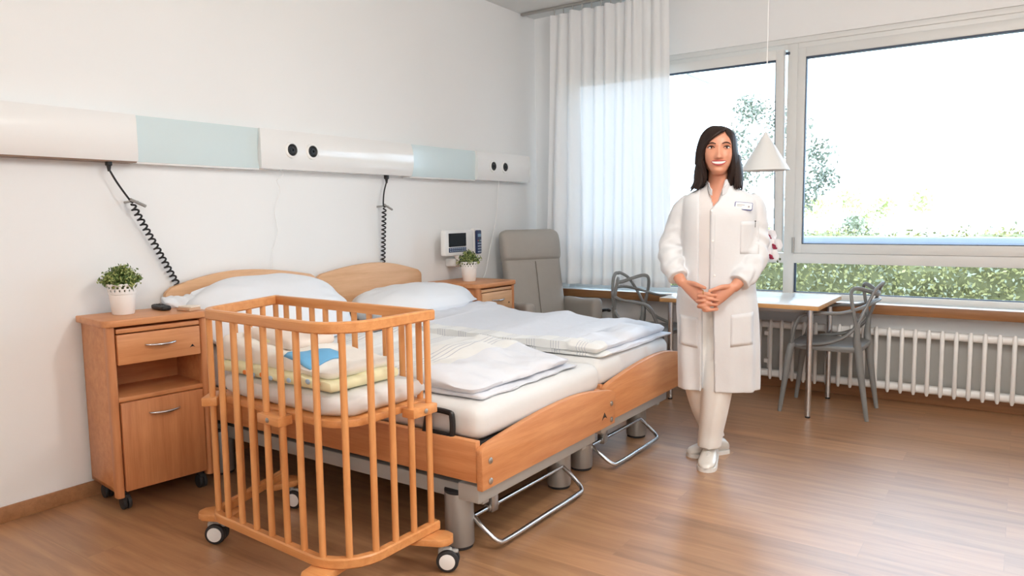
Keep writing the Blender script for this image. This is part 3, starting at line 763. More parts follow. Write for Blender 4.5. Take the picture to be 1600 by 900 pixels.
pillow('plump white pillow on the right bed, by the far bedside cabinet', (-3.215, 3.52, .728), (.29, .47, .125), rad(24), rad(-6), 5.1)
# folded duvets
d2m = duvet_mat('striped_duvet_cotton', 0, .148, .42, -1.0, 3.215, 1)
def folded(label, x0, x1, y0, y1, z0, hs, mat, seed, topfn, name='folded_duvet'):
    """a quilt folded over: a puffy top leaf whose rolled spine lies on the near side, and the under leaf peeping out"""
    b = MB()
    puff = lambda x, y: topfn(x, y) + .016 * nz((x, y, 0), 4.5, seed) + .011 * nz((x * .6, y * 2.2, 0), 5.5, seed + 9) + .007 * nz((x, y, 0), 13, seed + 2) - .012 * smooth(.05, .0, min(x - x0, x1 - x, y - y0, y1 - y))
    low = lambda x, y: .35 * puff(x, y)
    for (d0, d1, ix0, ix1, iy0, iy1, r, fn, sd) in ((0, hs[0], 0, 0, .012, -.012, .016, low, seed), (hs[0] - .010, hs[1], .01, .022, 0, .02, (hs[1] - hs[0]) * .55, puff, seed + 2)):
        q = evened(x0 + ix0, x1 - ix1, y0 + iy0, y1 - iy1, z0 + d0, z0 + d1, r, .008, sd, fn, res=.02, sc=5.0)
        for v in q.bm.verts:      # wavy hems
            e1 = smooth(.12, 0, abs(v.co.x - x1)); e2 = smooth(.10, 0, abs(v.co.y - y0))
            v.co.x += e1 * .018 * nz((v.co.y, sd, 0), 7); v.co.y += e2 * .016 * nz((v.co.x, sd, 1), 5)
        b.merge(q.bm)
    o = b.build(name, mat, ang=60); return tag(o, label, 'duvet')
folded('long folded white duvet with fine grey stripes along its near edge on the right bed', -3.03, -1.632, 3.10, 3.95, .588, (.030, .085), d2m, 3.0, lambda x, y: .028 * smooth(-2.6, -3.0, x) + .012 * smooth(3.2, 3.8, y) * smooth(-1.6, -2.6, x) - .02 * smooth(-1.9, -1.62, x))
d1m = duvet_mat('striped_duvet_cotton_short', 0, .30, .34, -9, -1.93, 0)
folded('shorter folded white duvet bunched near the foot of the left bed', -2.72, -1.640, 2.14, 2.88, .588, (.030, .082), d1m, 7.0, lambda x, y: .03 * smooth(2.2, 2.6, y) * smooth(-1.75, -2.1, x) - .022 * smooth(-1.95, -1.66, x))

# ------------------------------------------------------------------ bedside cabinets
def cabinet(label, loc, rz, W, D, H, body, front):
    t = thing('bedside_cabinet', label, 'bedside cabinet', loc, rz, 'beech bedside cabinets on castors')
    hw = W / 2; z0 = .088; zt = H - .03
    b = MB(); b.b2(-D, -hw, z0, -.012, -hw + .018, zt, bev=.002); b.b2(-D, hw - .018, z0, -.012, hw, zt, bev=.002)
    b.b2(-D, -hw, z0, -D + .012, hw, zt, bev=.001); b.b2(-D, -hw, z0, -.03, hw, z0 + .018, bev=.002)
    b.b2(-D + .01, -hw + .01, zt - .17, -.03, hw - .01, zt - .155, bev=.001); b.b2(-D + .01, -hw + .01, zt - .335, -.012, hw - .01, zt - .315, bev=.002)
    b.build('body', body, t)
    for s in (-1, 1):
        b = MB(); b.prism(rrect(-.042, s * (hw - .014) - .017, .0, s * (hw - .014) + .017, (.016, .004, .004, .016), 5), z0 - .02, zt, 'z'); b.build('corner_post', M['beechz'], t)
    b = MB(); b.prism(rrect(-D - .005, -hw - .02, .016, hw + .02, (.045, .004, .004, .045), 6), zt, H, 'z', .005, 3); b.build('top', body, t)
    b = MB(); b.b2(-D + .05, -hw + .035, zt - .032, -.004, hw - .035, zt - .012, bev=.003); b.build('pull_out_shelf', front, t)
    b = MB(); b.b2(-.03, -hw + .034, zt - .17, .002, hw - .036, zt - .037, bev=.004); b.b2(-D + .06, -hw + .05, zt - .165, -.03, hw - .05, zt - .06, bev=.003); dr = b.build('drawer', front, t)
    def handle(z, yc, par):
        h = MB(); P = [(.002, yc - .068, z), (.014, yc - .06, z - .001), (.026, yc - .03, z - .003), (.029, yc, z - .004), (.026, yc + .03, z - .003), (.014, yc + .06, z - .001), (.002, yc + .068, z)]
        h.tube(spline(P, 5), [.0035, .005, .0062, .005, .0035], 10); h.build('handle', M['chrome'], par)
    handle(zt - .092, .0, dr); emblem((.002, hw - .075, zt - .127), 'x', .012, dr)
    b = MB(); b.b2(-.026, -hw + .034, z0 + .004, .002, hw - .036, zt - .338, bev=.004); dd = b.build('door', wood('beech_door_' + str(len(bpy.data.materials)), (190, 122, 78), (212, 146, 98), 'z'), t)
    handle(zt - .40, .0, dd)
    for sx in (-.05, -D + .05):
        for sy in (-1, 1):
            b = MB()
            for q in (-.010, .010): b.cyl((sx, sy * (hw - .045) + q - .008, .032), (sx, sy * (hw - .045) + q + .008, .032), .032, 22, bev=.004)
            b.box((sx - .004, sy * (hw - .045), .056), (.05, .03, .03), bev=.01); b.cyl((sx, sy * (hw - .045), .06), (sx, sy * (hw - .045), .092), .012, 12); b.build('castor', M['rubber'], t)
    return t
cabinet('near beech bedside cabinet at the left edge with open shelf and closed door', (-3.172, 1.787, 0), rad(-7), .435, .315, .856, M['beech'], M['beech'])
cabinet('far beech bedside cabinet beside the grey recliner, half hidden by the bed', (-3.035, 4.195, 0), rad(-2), .41, .46, .816, M['beech'], M['pale'])

def potted(label, loc, seed, mats, fol, n):
    t = thing('potted_plant', label, 'potted plant', loc, 0, 'small bushy plants in white lace-rim pots')
    b = MB(); b.lathe([(.0, 0), (.044, 0), (.047, .004), (.056, .092), (.0585, .094), (.0585, .098), (.0565, .098), (.053, .095), (.045, .01), (0, .008)], seg=40); b.build('pot', M['potw'], t)
    # pierced, scalloped collar
    r = MB(); seg, rows = 72, 9; vs = {}
    def pt(i, j):
        a = 2 * pi * (i % seg) / seg; z = .096 + .042 * j / rows
        if j >= rows - 1: z += .0045 * abs(sin(a * 9))
        return ((.0575 + .0055 * j / rows) * cos(a), (.0575 + .0055 * j / rows) * sin(a), z)
    for i in range(seg):
        for j in range(rows):
            hole = (j in (2, 3) and (i + (2 if j == 3 else 2)) % 4 in (1, 2) and (i // 2) % 2 == 0) or (j in (5, 6) and i % 4 in (2, 3)) or (j == 7 and i % 8 in (3, 4))
            if hole: continue
            q = []
            for (u, w) in ((i, j), (i + 1, j), (i + 1, j + 1), (i, j + 1)):
                k = (u % seg, w)
                if k not in vs: vs[k] = r.bm.verts.new(pt(*k))
                q.append(vs[k])
            r.bm.faces.new(q)
    o = r.build('lace_collar', M['potw'], t); md = o.modifiers.new('thick', 'SOLIDIFY'); md.thickness = .0018
    b = MB(); b.lathe([(.0, .088), (.05, .088), (.05, .092), (0, .094)], seg=24); b.build('soil', M['soil'], t)
    rng = random.Random(seed); b = MB(); tips = []
    for k in range(60):
        a = rng.uniform(0, 2*pi); el = rng.uniform(.15, 1.5); d = V((cos(a) * cos(el), sin(a) * cos(el), sin(el)))
        R = fol * rng.uniform(.75, 1.05); c = V((0, 0, .12)) + V((d.x * R, d.y * R, d.z * R * 1.12)); tips.append(c)
        b.tube(spline([(d.x * .01, d.y * .01, .09), V((d.x * .03, d.y * .03, .13)), c], 3), [.0018, .0008], 5)
    b.build('stems', M['stem'], t)
    for name, mat, frac in (('foliage', mats[0], .68), ('leaf_tips', mats[1], .32)):
        lb = MB()
        def q(i):
            tp = rng.choice(tips); s = rng.random() ** (.8 if name == 'foliage' else .35)
            p = V((0, 0, .115)).lerp(tp, s) + V((rng.gauss(0, .008), rng.gauss(0, .008), rng.gauss(0, .007)))
            a = V((rng.gauss(0, 1), rng.gauss(0, 1), rng.gauss(.4, 1))).normalized(); bb = a.cross(V((rng.gauss(0, 1), rng.gauss(0, 1), rng.gauss(0, 1)))).normalized(); L = rng.uniform(.006, .0105)
            return [p - a * L, p + bb * L * .5, p + a * L, p - bb * L * .5]
        lb.quads(int(n * frac), q); fo = lb.build(name, mat, t, sm=False); fo['kind'] = 'stuff'
    return t
potted('potted bushy green plant in white lace-rim pot on the near cabinet', (-3.375, 1.735, .8565), 3, (M['leafA'], M['leafA2']), .094, 2600)
potted('potted dark green plant in white lace-rim pot on the far cabinet', (-3.27, 4.175, .8165), 8, (M['leafB'], M['leafA2']), .088, 2200)
b = MB(); b.prism(rrect(-.075, -.024, .075, .024, .018, 6), .001, .022, 'z', .007, 3)
o = b.build('remote_control', M['black']); o.location = (-3.375, 1.915, .8565); o.rotation_euler = (0, 0, rad(-10)); tag(o, 'black remote control lying on the near bedside cabinet', 'remote control')
kb = MB()
for i in range(4):
    for j in range(3): kb.box((-.05 + i * .022, -.011 + j * .011, .0225), (.012, .006, .003), bev=.001)
kb.build('buttons', M['rubber'], o)
t = thing('card_stack', 'small stack of pale cards on the right corner of the near cabinet', 'cards', (-3.225, 1.965, .8565), rad(8))
b = MB(); b.box((0, 0, .008), (.085, .062, .014), bev=.001); b.build('lower_card', M['paperb'], t)
b = MB(); b.box((.002, .002, .019), (.078, .058, .007), rot=.08, bev=.001); b.build('upper_card', M['paper'], t)

# ------------------------------------------------------------------ bedside cot
ct = thing('bedside_cot', 'beech bedside cot with round bars and castors, in front of the left bed', 'cot', (-2.205, 1.778, 0), rad(-3.2))
HL, HD, CR = .472, .240, .14
def outline(off=0.0, n=8):
    """open U from back-left round the front to back-right (local y towards the bed)"""
    C_ = [V((-.478, .240, 0)), V((-.308, -.205, 0)), V((.478, -.205, 0)), V((.458, .240, 0))]; rad_ = (.10, .15)
    nrm = lambda a, b: V(((b - a).y, -(b - a).x, 0)).normalized() * -1 if False else V((-(b - a).y, (b - a).x, 0)).normalized() * -1
    lines = [(C_[i] + nrm(C_[i], C_[i + 1]) * off, C_[i + 1] + nrm(C_[i], C_[i + 1]) * off) for i in range(3)]
    def isect(l, m):
        (p, q), (r, s_) = l, m; d1, d2 = q - p, s_ - r; den = d1.x * d2.y - d1.y * d2.x
        return p + d1 * (((r - p).x * d2.y - (r - p).y * d2.x) / den)
    K = [isect(lines[0], lines[1]), isect(lines[1], lines[2])]
    P = [lines[0][0]]
    for c, pv, nx_, r in ((K[0], lines[0][0], K[1], rad_[0] + off), (K[1], K[0], lines[2][1], rad_[1] + off)):
        u, v = (pv - c).normalized(), (nx_ - c).normalized(); h = u.angle(v) / 2; tl = r / math.tan(h)
        cen = c + (u + v).normalized() * (r / sin(h)); a0, b0 = c + u * tl, c + v * tl
        last = P[-1]
        for k in range(1, 6): P.append(last.lerp(a0, k / 6))
        for k in range(n + 1):
            w = (a0 - cen).lerp(b0 - cen, k / n).normalized() * r; P.append(cen + w)
    last = P[-1]
    for k in range(1, 7): P.append(last.lerp(lines[2][1], k / 6))
    return P
def band(z0, z1, w, name, closed_back=True, mat=None):
    A, B_ = outline(w / 2), outline(-w / 2); b = MB(); bv = .005; rings = []
    for a, c in zip(A, B_):
        d = (c - a).normalized() * bv
        rings.append([(a.x, a.y, z0 + bv), (a.x, a.y, z1 - bv), (a.x + d.x, a.y + d.y, z1), (c.x - d.x, c.y - d.y, z1), (c.x, c.y, z1 - bv), (c.x, c.y, z0 + bv), (c.x - d.x, c.y - d.y, z0), (a.x + d.x, a.y + d.y, z0)])
    b.loft(rings); return b.build(name, mat or M['cot'], ct)
band(.912, .950, .026, 'top_rail'); band(.130, .166, .032, 'bottom_rail')
b = MB(); b.b2(-.468, HD - .024, .912, .470, HD, .950, bev=.004); b.build('back_rail', M['cot'], ct)
O = outline(); cum = [0]
for a, c in zip(O, O[1:]): cum.append(cum[-1] + (c - a).length)
def at(s):
    s = min(max(s, 0), cum[-1] - 1e-6)
    for i in range(len(cum) - 1):
        if s <= cum[i + 1]: return O[i].lerp(O[i + 1], (s - cum[i]) / (cum[i + 1] - cum[i]))
NB = 18
for k in range(NB):
    p = at(lerp(.016, cum[-1] - .03, k / (NB - 1))); b = MB(); b.cyl((p.x, p.y, .158), (p.x, p.y, .918), .0118, 14); b.build('bar', M['cotz'], ct)
for k in range(10):
    x = lerp(-.400, .40, k / 9); b = MB(); b.cyl((x, HD - .012, .60), (x, HD - .012, .918), .0118, 14); b.build('back_bar', M['cotz'], ct)
# mattress board with slatted arc edge
b = MB(); P = [(p.x, p.y) for p in outline(-.034)]; b.prism(P, .592, .618, 'z', .004); b.build('mattress_board', M['cot'], ct)
b = MB(); b.b2(-.42, HD - .05, .575, .40, HD - .018, .592, bev=.003); b.build('board_batten', M['cot'], ct)
def clamp(s, turn):
    p = at(s); q = at(s + .01); d = (q - p).normalized(); a = math.atan2(d.y, d.x)
    b = MB(); b.box((p.x, p.y, .597), (.125, .058, .034), rot=a, bev=.004); o = b.build('board_clamp', M['cot'], ct)
    n = V((d.y, -d.x, 0)); b = MB(); c = V((p.x, p.y, .597)) + n * .028
    b.lathe([(0, 0), (.009, 0), (.009, .003), (.006, .005), (0, .005)], c, 14, axis=tuple(n)); b.build('clamp_bolt', M['steel'], o)
bs = lambda k: lerp(.016, cum[-1] - .03, k / (NB - 1))
for k in (4.6, 9.5, 16.5, .6): clamp(bs(k), 0)
def castor(x, y, rz):
    tt = bpy.data.objects
    b = MB(); c, s_ = cos(rz), sin(rz)
    def W(u, w, z): return (x + c * u - s_ * w, y + s_ * u + c * w, z)
    for q in (-.017, .017):
        b.cyl(W(-.022, q - .0095, .041), W(-.022, q + .0095, .041), .041, 26, bev=.006)
    o = b.build('castor', M['rubber'], ct)
    for q in (-1, 1):
        b = MB(); b.cyl(W(-.022, q * .0262, .041), W(-.022, q * .029, .041), .029, 24, bev=.001); b.build('hub_cap', M['white'], o)
    b = MB(); b.box(W(-.012, 0, .070), (.052, .022, .034), rot=rz, bev=.012, seg=3); b.box(W(-.045, 0, .072), (.03, .02, .01), rot=rz, bev=.004); b.cyl(W(0, 0, .07), W(0, 0, .108), .011, 12); b.build('brake', M['greyp'], o)
for (x, y, ex, ey, rz) in ((-.332, -.135, -.095, -.055, rad(215)), (.452, HD - .06, .095, .045, rad(215)), (-.458, HD - .05, .03, .085, rad(200)), (.36, -.195, .02, -.09, rad(235))):
    d = V((ex, ey)).normalized(); n = V((-d.y, d.x)); w = .05
    base = V((x, y)) - d * .05; tip = V((x, y)) + V((ex, ey))
    P = [base + n * w, base - n * w, tip - n * w * .9 - d * .03, tip - n * w * .55 - d * .005, tip + d * .004, tip + n * w * .55 - d * .005, tip + n * w * .9 - d * .03]
    b = MB(); b.prism([(p.x, p.y) for p in P], .104, .131, 'z', .004); b.build('foot', M['cot'], ct)
    castor(x + ex * .62, y + ey * .62, rz)
# cot bedding
cm = MB(); P = [(p.x, p.y) for p in outline(-.042)]
rings = []
for (ins, z) in ((.03, .0), (.008, .012), (.0, .026), (.0, .044), (.008, .060), (.03, .070), (.10, .075), (.18, .076)):
    rings.append([(p.x * (1 - ins / .47), p.y * (1 - ins / .22) + .0, z + .006 * nz((p.x, p.y, z), 9, 2) * (z > .05) - .012 * max(0, nz((p.x, p.y, 0), 11, 4)) * (z < .02)) for p in outline(-.046)])
cm.loft(rings); o = cm.build('cot_mattress', M['sheet']); o.location = (-2.205, 1.778, .624); o.rotation_euler = (0, 0, rad(-3.2))
tag(o, 'white sheeted cot mattress with crumpled edge inside the wooden cot', 'mattress')
qt = thing('baby_quilt', 'folded baby quilt with yellow edge and blue patch inside the cot', 'baby quilt', (-2.205, 1.778, .700), rad(-3.2))
wav = lambda x, y: .012 * nz((x, y, 0), 6, 3)
b = evened(-.310, .37, -.155, .165, .003, .045, .021, .007, 2.0, wav, res=.02, sc=7); b.build('yellow_underside', M['quilty'], qt)
b = evened(-.335, .34, -.135, .175, .036, .098, .03, .006, 5.0, lambda x, y: wav(x, y) + .03 * smooth(.0, -.3, x) - .02 * smooth(.1, .3, x) + .012 * nz((x, y, 3), 11, 1), res=.016, sc=9); wt = b.build('white_top_layer', M['quiltw'], qt)
wtb = BVHTree.FromPolygons([v.co.copy() for v in wt.data.vertices], [tuple(p.vertices) for p in wt.data.polygons])
def onquilt(x, y):
    h = wtb.ray_cast(V((x, y, 1)), V((0, 0, -1))); return (h[0].z if h[0] else .1) + .004
b = evened(-.27, .03, -.06, .15, .095, .140, .022, .010, 8.0, lambda x, y: .02 * smooth(-.05, -.25, x), res=.018, sc=9); b.build('rolled_fold', M['quiltp'], qt)
b = MB(); b.tube(spline([(-.16, -.055, .125), (-.08, -.045, .12), (-.02, .0, .118), (-.01, .07, .115)], 6), [.009, .011, .008], 10); b.build('yellow_piping', M['quilty'], qt)
b = MB(); nx_, ny_ = 14, 12; rows_ = []
for j in range(ny_ + 1):
    y = lerp(-.128, .05, j / ny_); rows_.append([(lambda x: (x, y, onquilt(x, y)))(lerp(lerp(.085, .115, j / ny_), lerp(.235, .205, j / ny_), i / nx_)) for i in range(nx_ + 1)])
b.loft(rows_, cap=False, closed=False); o = b.build('blue_patch', M['quiltb'], qt); md = o.modifiers.new('t', 'SOLIDIFY'); md.thickness = .004; md.offset = 0
pr = MB(); ob_ = MB(); rr_ = random.Random(4)
for k in range(9):
    x = lerp(-.12, .31, k / 8) ; z = .026 + rr_.uniform(-.012, .012)
    (pr if k % 2 else ob_).ell((x, -.157, z), (.013, .003, .009), 10, 6)
pr.build('blue_print', M['printb'], qt); ob_.build('orange_print', M['orange'], qt)
# ------------------------------------------------------------------ table and chairs
tt = thing('table', 'white-topped table with wood edge and chrome legs under the window', 'table', (-1.505, 5.02, 0))
b = MB(); b.prism(rrect(-.515, -.345, .515, .345, .006, 2), .683, .7095, 'z', .001); o = b.build('edge_band', wood('table_edge', (190, 140, 84), (208, 160, 104), 'x'), tt)
b = MB(); b.prism(rrect(-.514, -.344, .514, .344, .006, 2), .7085, .7115, 'z', .001); b.build('tabletop', M['tabletop'], tt)
b = MB(); b.b2(-.47, -.195, .645, .40, -.175, .683, bev=.002); b.b2(-.47, .175, .645, .40, .195, .683, bev=.002); b.b2(-.47, -.19, .646, -.45, .19, .682, bev=.002); b.b2(.38, -.19, .646, .40, .19, .682, bev=.002); b.build('apron', M['silver'], tt)
for sx in (-1, 1):
    for sy in (-1, 1):
        b = MB(); b.cyl((sx * .455, sy * .285, .012), (sx * .455, sy * .285, .684), .0185, 20); l = b.build('leg', M['chrome'], tt)
        b = MB(); b.cyl((sx * .455, sy * .285, 0), (sx * .455, sy * .285, .014), .0165, 16, bev=.002); b.build('leg_glide', M['rubber'], l)
def woven_chair(label, loc, rz):
    t = thing('woven_back_chair', label, 'chair', loc, rz, 'grey plastic chairs with looping backs at the table')
    b = MB(); rings = []
    P = rrect(-.215, -.215, .215, .215, (.10, .09, .09, .10), 8)
    def dish(x, y): return -.014 * max(0, 1 - (x*x*.8 + y*y) / .042) - .012 * smooth(.12, .215, x)
    for k, z in ((.965, -.034), (1.0, -.018), (1.0, -.006), (.985, 0), (.9, 0), (.7, 0), (.45, 0), (.2, 0), (.02, 0)):
        rings.append([(p[0] * k, p[1] * k, .452 + z + (dish(p[0] * k, p[1] * k) if z == 0 else 0)) for p in P])
    b.loft(rings); b.build('seat', M['chair'], t)
    for sx, sy in ((1, 1), (1, -1), (-1, 1), (-1, -1)):
        b = MB()
        if sx > 0: b.tube(spline([(.185, sy * .185, .455), (.205, sy * .192, .40), (.228, sy * .20, .22), (.255, sy * .212, 0)], 6), [.018, .024, .019, .0125], 12)
        else: b.tube(spline([(-.192, sy * .20, .60), (-.185, sy * .19, .50), (-.195, sy * .178, .42), (-.222, sy * .18, .22), (-.256, sy * .184, 0)], 6), [.013, .021, .025, .019, .0125], 12)
        b.build('leg', M['chair'], t)
    def bandp(half, name, r, flat=.75):
        full = [V(p) for p in half] + [V((p[0], -p[1], p[2])) for p in reversed(half[:-1])]
        b = MB(); b.tube(spline(full, 8), r, 10, flat=flat); b.build(name, M['chair'], t)
    bandp([(.195, .192, .445), (.17, .222, .56), (.125, .238, .635), (.02, .243, .655), (-.10, .238, .664), (-.19, .20, .690), (-.255, .10, .722), (-.272, 0, .732)], 'arm_band', [.016, .0135, .0135, .0135, .016])
    bandp([(.12, .212, .447), (-.02, .222, .470), (-.12, .216, .515), (-.185, .200, .590), (-.225, .165, .690), (-.262, .105, .790), (-.288, .04, .832), (-.290, 0, .836)], 'upper_back_band', [.016, .0135, .0135, .0135, .016])
    bandp([(-.185, .195, .50), (-.180, .208, .60), (-.160, .222, .72), (-.152, .205, .795), (-.175, .165, .812), (-.225, .10, .793), (-.265, .045, .772), (-.272, 0, .768)], 'loop_back_band', [.016, .0135, .0135, .0135, .016])
    return t
c1 = woven_chair('grey loop-backed chair at the right end of the table', (-.985, 5.02, 0), rad(180))
c2 = dup(c1, (-2.235, 5.02, 0), rad(-8), 'grey loop-backed chair at the left end of the table beside the recliner')

# ------------------------------------------------------------------ recliner
rc = thing('recliner', 'grey leather high-back recliner in the corner by the curtain', 'armchair', (-3.05, 4.885, 0), rad(-28))
# backrest: upright loft with a pillow-like headrest and a narrower waist
def cushion(secs, name, mat, par, n=40, pw=5.0):
    """secs: (z, x centre, half depth, half width)"""
    rings = []; m = 46; z0, z1 = secs[0][0], secs[-1][0]
    for i in range(m + 1):
        z = lerp(z0, z1, i / m); xc, hd_, hw_ = cinterp(secs, z); ring = []
        for j in range(n):
            a = 2 * pi * j / n; c, s_ = cos(a), sin(a)
            ring.append((xc + hd_ * abs(c) ** (2 / 3.0) * (1 if c > 0 else -1), hw_ * abs(s_) ** (2 / pw) * (1 if s_ > 0 else -1), z))
        rings.append(ring)
    b = MB(); b.loft(rings); return b.build(name, mat, par)
bk = cushion([(.36, -.16, .055, .235), (.42, -.17, .07, .255), (.60, -.205, .072, .262), (.80, -.24, .068, .258), (.90, -.258, .062, .258), (.93, -.263, .052, .262)], 'backrest', M['taupe'], rc)
hr = cushion([(.922, -.263, .050, .262), (.95, -.262, .066, .268), (1.03, -.272, .068, .270), (1.10, -.287, .064, .269), (1.135, -.296, .056, .262), (1.158, -.300, .040, .238), (1.168, -.302, .016, .205)], 'headrest', M['taupe'], rc)
b = MB(); b.tube([(-.082 - .0, .0, .42), (-.118, .0, .60), (-.158, .0, .80), (-.186, .0, .915)], .0028, 6); b.build('seam', plain('seam_thread', (128, 120, 110), .8), bk)
st = evened(-.13, .30, -.245, .245, .30, .455, .05, .004, 3.0, None, res=.03); st.build('seat', M['taupe'], rc)
for s in (-1, 1):
    b = evened(-.22, .28, min(s * .25, s * .345), max(s * .25, s * .345), .14, .615, .038, .003, 4.0 + s, lambda x, y: .022 * smooth(.0, .28, x), res=.03)
    b.build('armrest', M['taupe'], rc)
b = MB(); b.b2(-.2, -.24, .08, .24, .24, .30, bev=.02); b.build('base', M['taupe'], rc)
for sx, sy in ((-.15, -.26), (-.15, .26), (.22, -.26), (.22, .26)):
    b = MB(); b.cyl((sx, sy, 0), (sx, sy, .15), .02, 14, bev=.002); b.build('foot', M['rubber'], rc)
b = MB(); b.tube(spline([(.20, .345, .52), (.23, .375, .535), (.27, .385, .54)], 4), .012, 8); b.ell((.28, .386, .54), (.03, .014, .014), 12, 8); b.build('lever', M['black'], rc)

# ------------------------------------------------------------------ pendant lamp
pl = thing('pendant_lamp', 'white conical pendant lamp on a long thin cord by the window', 'pendant lamp', (-1.275, 4.5, 1.528))
b = MB(); b.lathe([(.006, .225), (.010, .224), (.012, .215), (.1355, .010), (.139, .004), (.139, 0), (.136, .0), (.132, .006), (.010, .205), (.006, .21)], seg=48, cap=False); b.build('lamp_shade', M['lamp'], pl)
b = MB(); b.ell((0, 0, .075), (.03, .03, .038), 16, 12); b.cyl((0, 0, .10), (0, 0, .19), .016, 14); b.build('bulb', M['gloss'], pl)
b = MB(); b.tube([(0, 0, .218), (0, 0, CZ - 1.528 - .03)], .0028, 8); b.build('cord', M['white'], pl)
b = MB(); b.lathe([(0, 0), (.02, 0), (.05, .025), (.05, .032), (0, .032)], (0, 0, CZ - 1.528 - .033), 28); b.build('ceiling_rose', M['white'], pl)

# ------------------------------------------------------------------ orchid
oc = thing('orchid', 'white orchid with crimson throats on the table behind the woman', 'orchid', (-1.585, 5.03, .7115))
b = MB(); b.lathe([(0, 0), (.045, 0), (.048, .004), (.06, .11), (.057, .112), (.05, .1), (.0, .098)], seg=30); b.build('pot', M['potw'], oc)
for a, L_, w in ((.9, .11, .028), (2.3, .17, .03), (3.6, .16, .028), (4.9, .13, .026)):
    rings = []
    for k in range(9):
        t = k / 8; r = L_ * t; ww = w * sin(pi * min(1, t * .9 + .08)) ; z = .10 + .07 * sin(pi * t * .75); p = V((cos(a) * r, sin(a) * r, z)); n = V((-sin(a), cos(a), 0))
        rings.append([p - n * ww + V((0, 0, .006)), p + V((0, 0, -.002)), p + n * ww + V((0, 0, .006)), p + V((0, 0, .003))])
    b = MB(); b.loft(rings); b.build('leaf', M['leafB'], oc)
stem = spline([(0, 0, .10), (.0, .0, .25), (.02, .0, .38), (.07, -.01, .475), (.15, -.03, .485), (.215, -.04, .42), (.245, -.05, .33), (.255, -.055, .26)], 6)
b = MB(); b.tube(stem, [.0035, .003, .002], 8); b.build('stem', M['stem'], oc)
def flower(c, sc, yaw):
    R = Matrix.Rotation(yaw, 3, 'Z'); c = V(c)
    b = MB()
    for ang, L_, w in ((90, .034, .016), (210, .034, .015), (330, .034, .015), (20, .038, .027), (160, .038, .027)):
        a = rad(ang); d = V((cos(a), 0, sin(a))); n = V((-sin(a), 0, cos(a))); rings = []
        for k in range(7):
            t = k / 6; ww = w * math.sqrt(max(.02, sin(pi * (t * .86 + .07)))); p = d * L_ * t + V((0, -.008 * sin(pi * t) + .006 * (ang in (20, 160)) * -1, 0))
            rings.append([c + R @ ((p + q) * sc) for q in (n * -ww, V((0, -.003, 0)), n * ww, V((0, .002, 0)))])
        b.loft(rings)
    f = b.build('flower', M['petal'], oc)
    b = MB(); b.ell(c + R @ V((0, -.014, -.006)) * sc, (.009 * sc, .010 * sc, .012 * sc), 12, 8); b.ell(c + R @ V((.007, -.012, -.013)) * sc, (.008 * sc, .006 * sc, .005 * sc), 10, 6); b.ell(c + R @ V((-.006, -.012, .004)) * sc, (.005 * sc, .006 * sc, .006 * sc), 10, 6); b.build('throat', M['orchid'], f)
flower((.210, -.06, .415), 1.25, .3); flower((.250, -.075, .352), 1.35, .25); flower((.232, -.085, .285), 1.3, .35); flower((.165, -.05, .36), 1.2, .1)
b = MB()
for q in ((.285, -.06, .262), (.268, -.055, .245)): b.ell(q, (.006, .006, .009), 10, 8)
b.build('bud', M['stem'], oc)
# ------------------------------------------------------------------ woman in a white coat
from mathutils.bvhtree import BVHTree
WR = thing('person', 'smiling woman with dark shoulder-length hair in a white coat, hands clasped, standing by the beds', 'person', (-1.259, 3.587, 0), rad(19.7))
def fx(px): return (px - 1115) / 314.0
def fz(py): return 1.70 - (py - 198) * .00318
def bvh(o): 
    me = o.data; return BVHTree.FromPolygons([v.co.copy() for v in me.vertices], [tuple(p.vertices) for p in me.polygons])
# --- head profile: z, half width, front y, back y
HEAD = [(1.464, .010, -.060, -.030), (1.468, .024, -.078, -.012), (1.476, .033, -.088, .005), (1.491, .0445, -.092, .035), (1.512, .0560, -.0915, .060),
        (1.540, .0665, -.0905, .085), (1.570, .0705, -.090, .096), (1.592, .0715, -.0885, .100), (1.612, .0725, -.0915, .102), (1.638, .071, -.086, .098), (1.660, .063, -.072, .086), (1.678, .047, -.050, .064), (1.688, .026, -.026, .036), (1.692, .008, -.006, .010)]
HX, HY = .016, -.022
def head_front(x, z):
    hw, yf, yb = cinterp(HEAD, z); u = min(.98, abs(x) / hw)
    y = yf * (1 - u ** 2.3) ** .5
    g = lambda a, b, sa, sb: math.exp(-((x - a) / sa) ** 2 - ((z - b) / sb) ** 2)
    # nose ridge and tip
    if z < 1.603:
        t = (1.603 - z) / .060
        if t <= 1: n = .004 + .019 * t ** 1.3
        else: n = .023 * max(0, 1 - (t - 1) / .17)
        y -= n * math.exp(-(x / (.0075 + .0055 * min(1, max(0, t)))) ** 2)
        y -= .0075 * (g(.0105, 1.547, .006, .007) + g(-.0105, 1.547, .006, .007))
    y += .0075 * (g(.031, 1.594, .013, .008) + g(-.031, 1.594, .013, .008))       # eye sockets
    y -= .0035 * (g(.031, 1.610, .018, .006) + g(-.031, 1.610, .018, .006))       # brows
    y -= .0065 * (g(.040, 1.553, .017, .016) + g(-.040, 1.553, .017, .016))       # smiling cheeks
    y -= .0045 * g(0, 1.523, .026, .010) + .0035 * g(0, 1.508, .018, .006)        # lips
    y += .0035 * (g(.0, 1.497, .018, .005))
    y -= .0055 * g(0, 1.483, .018, .010)                                          # chin
    return y
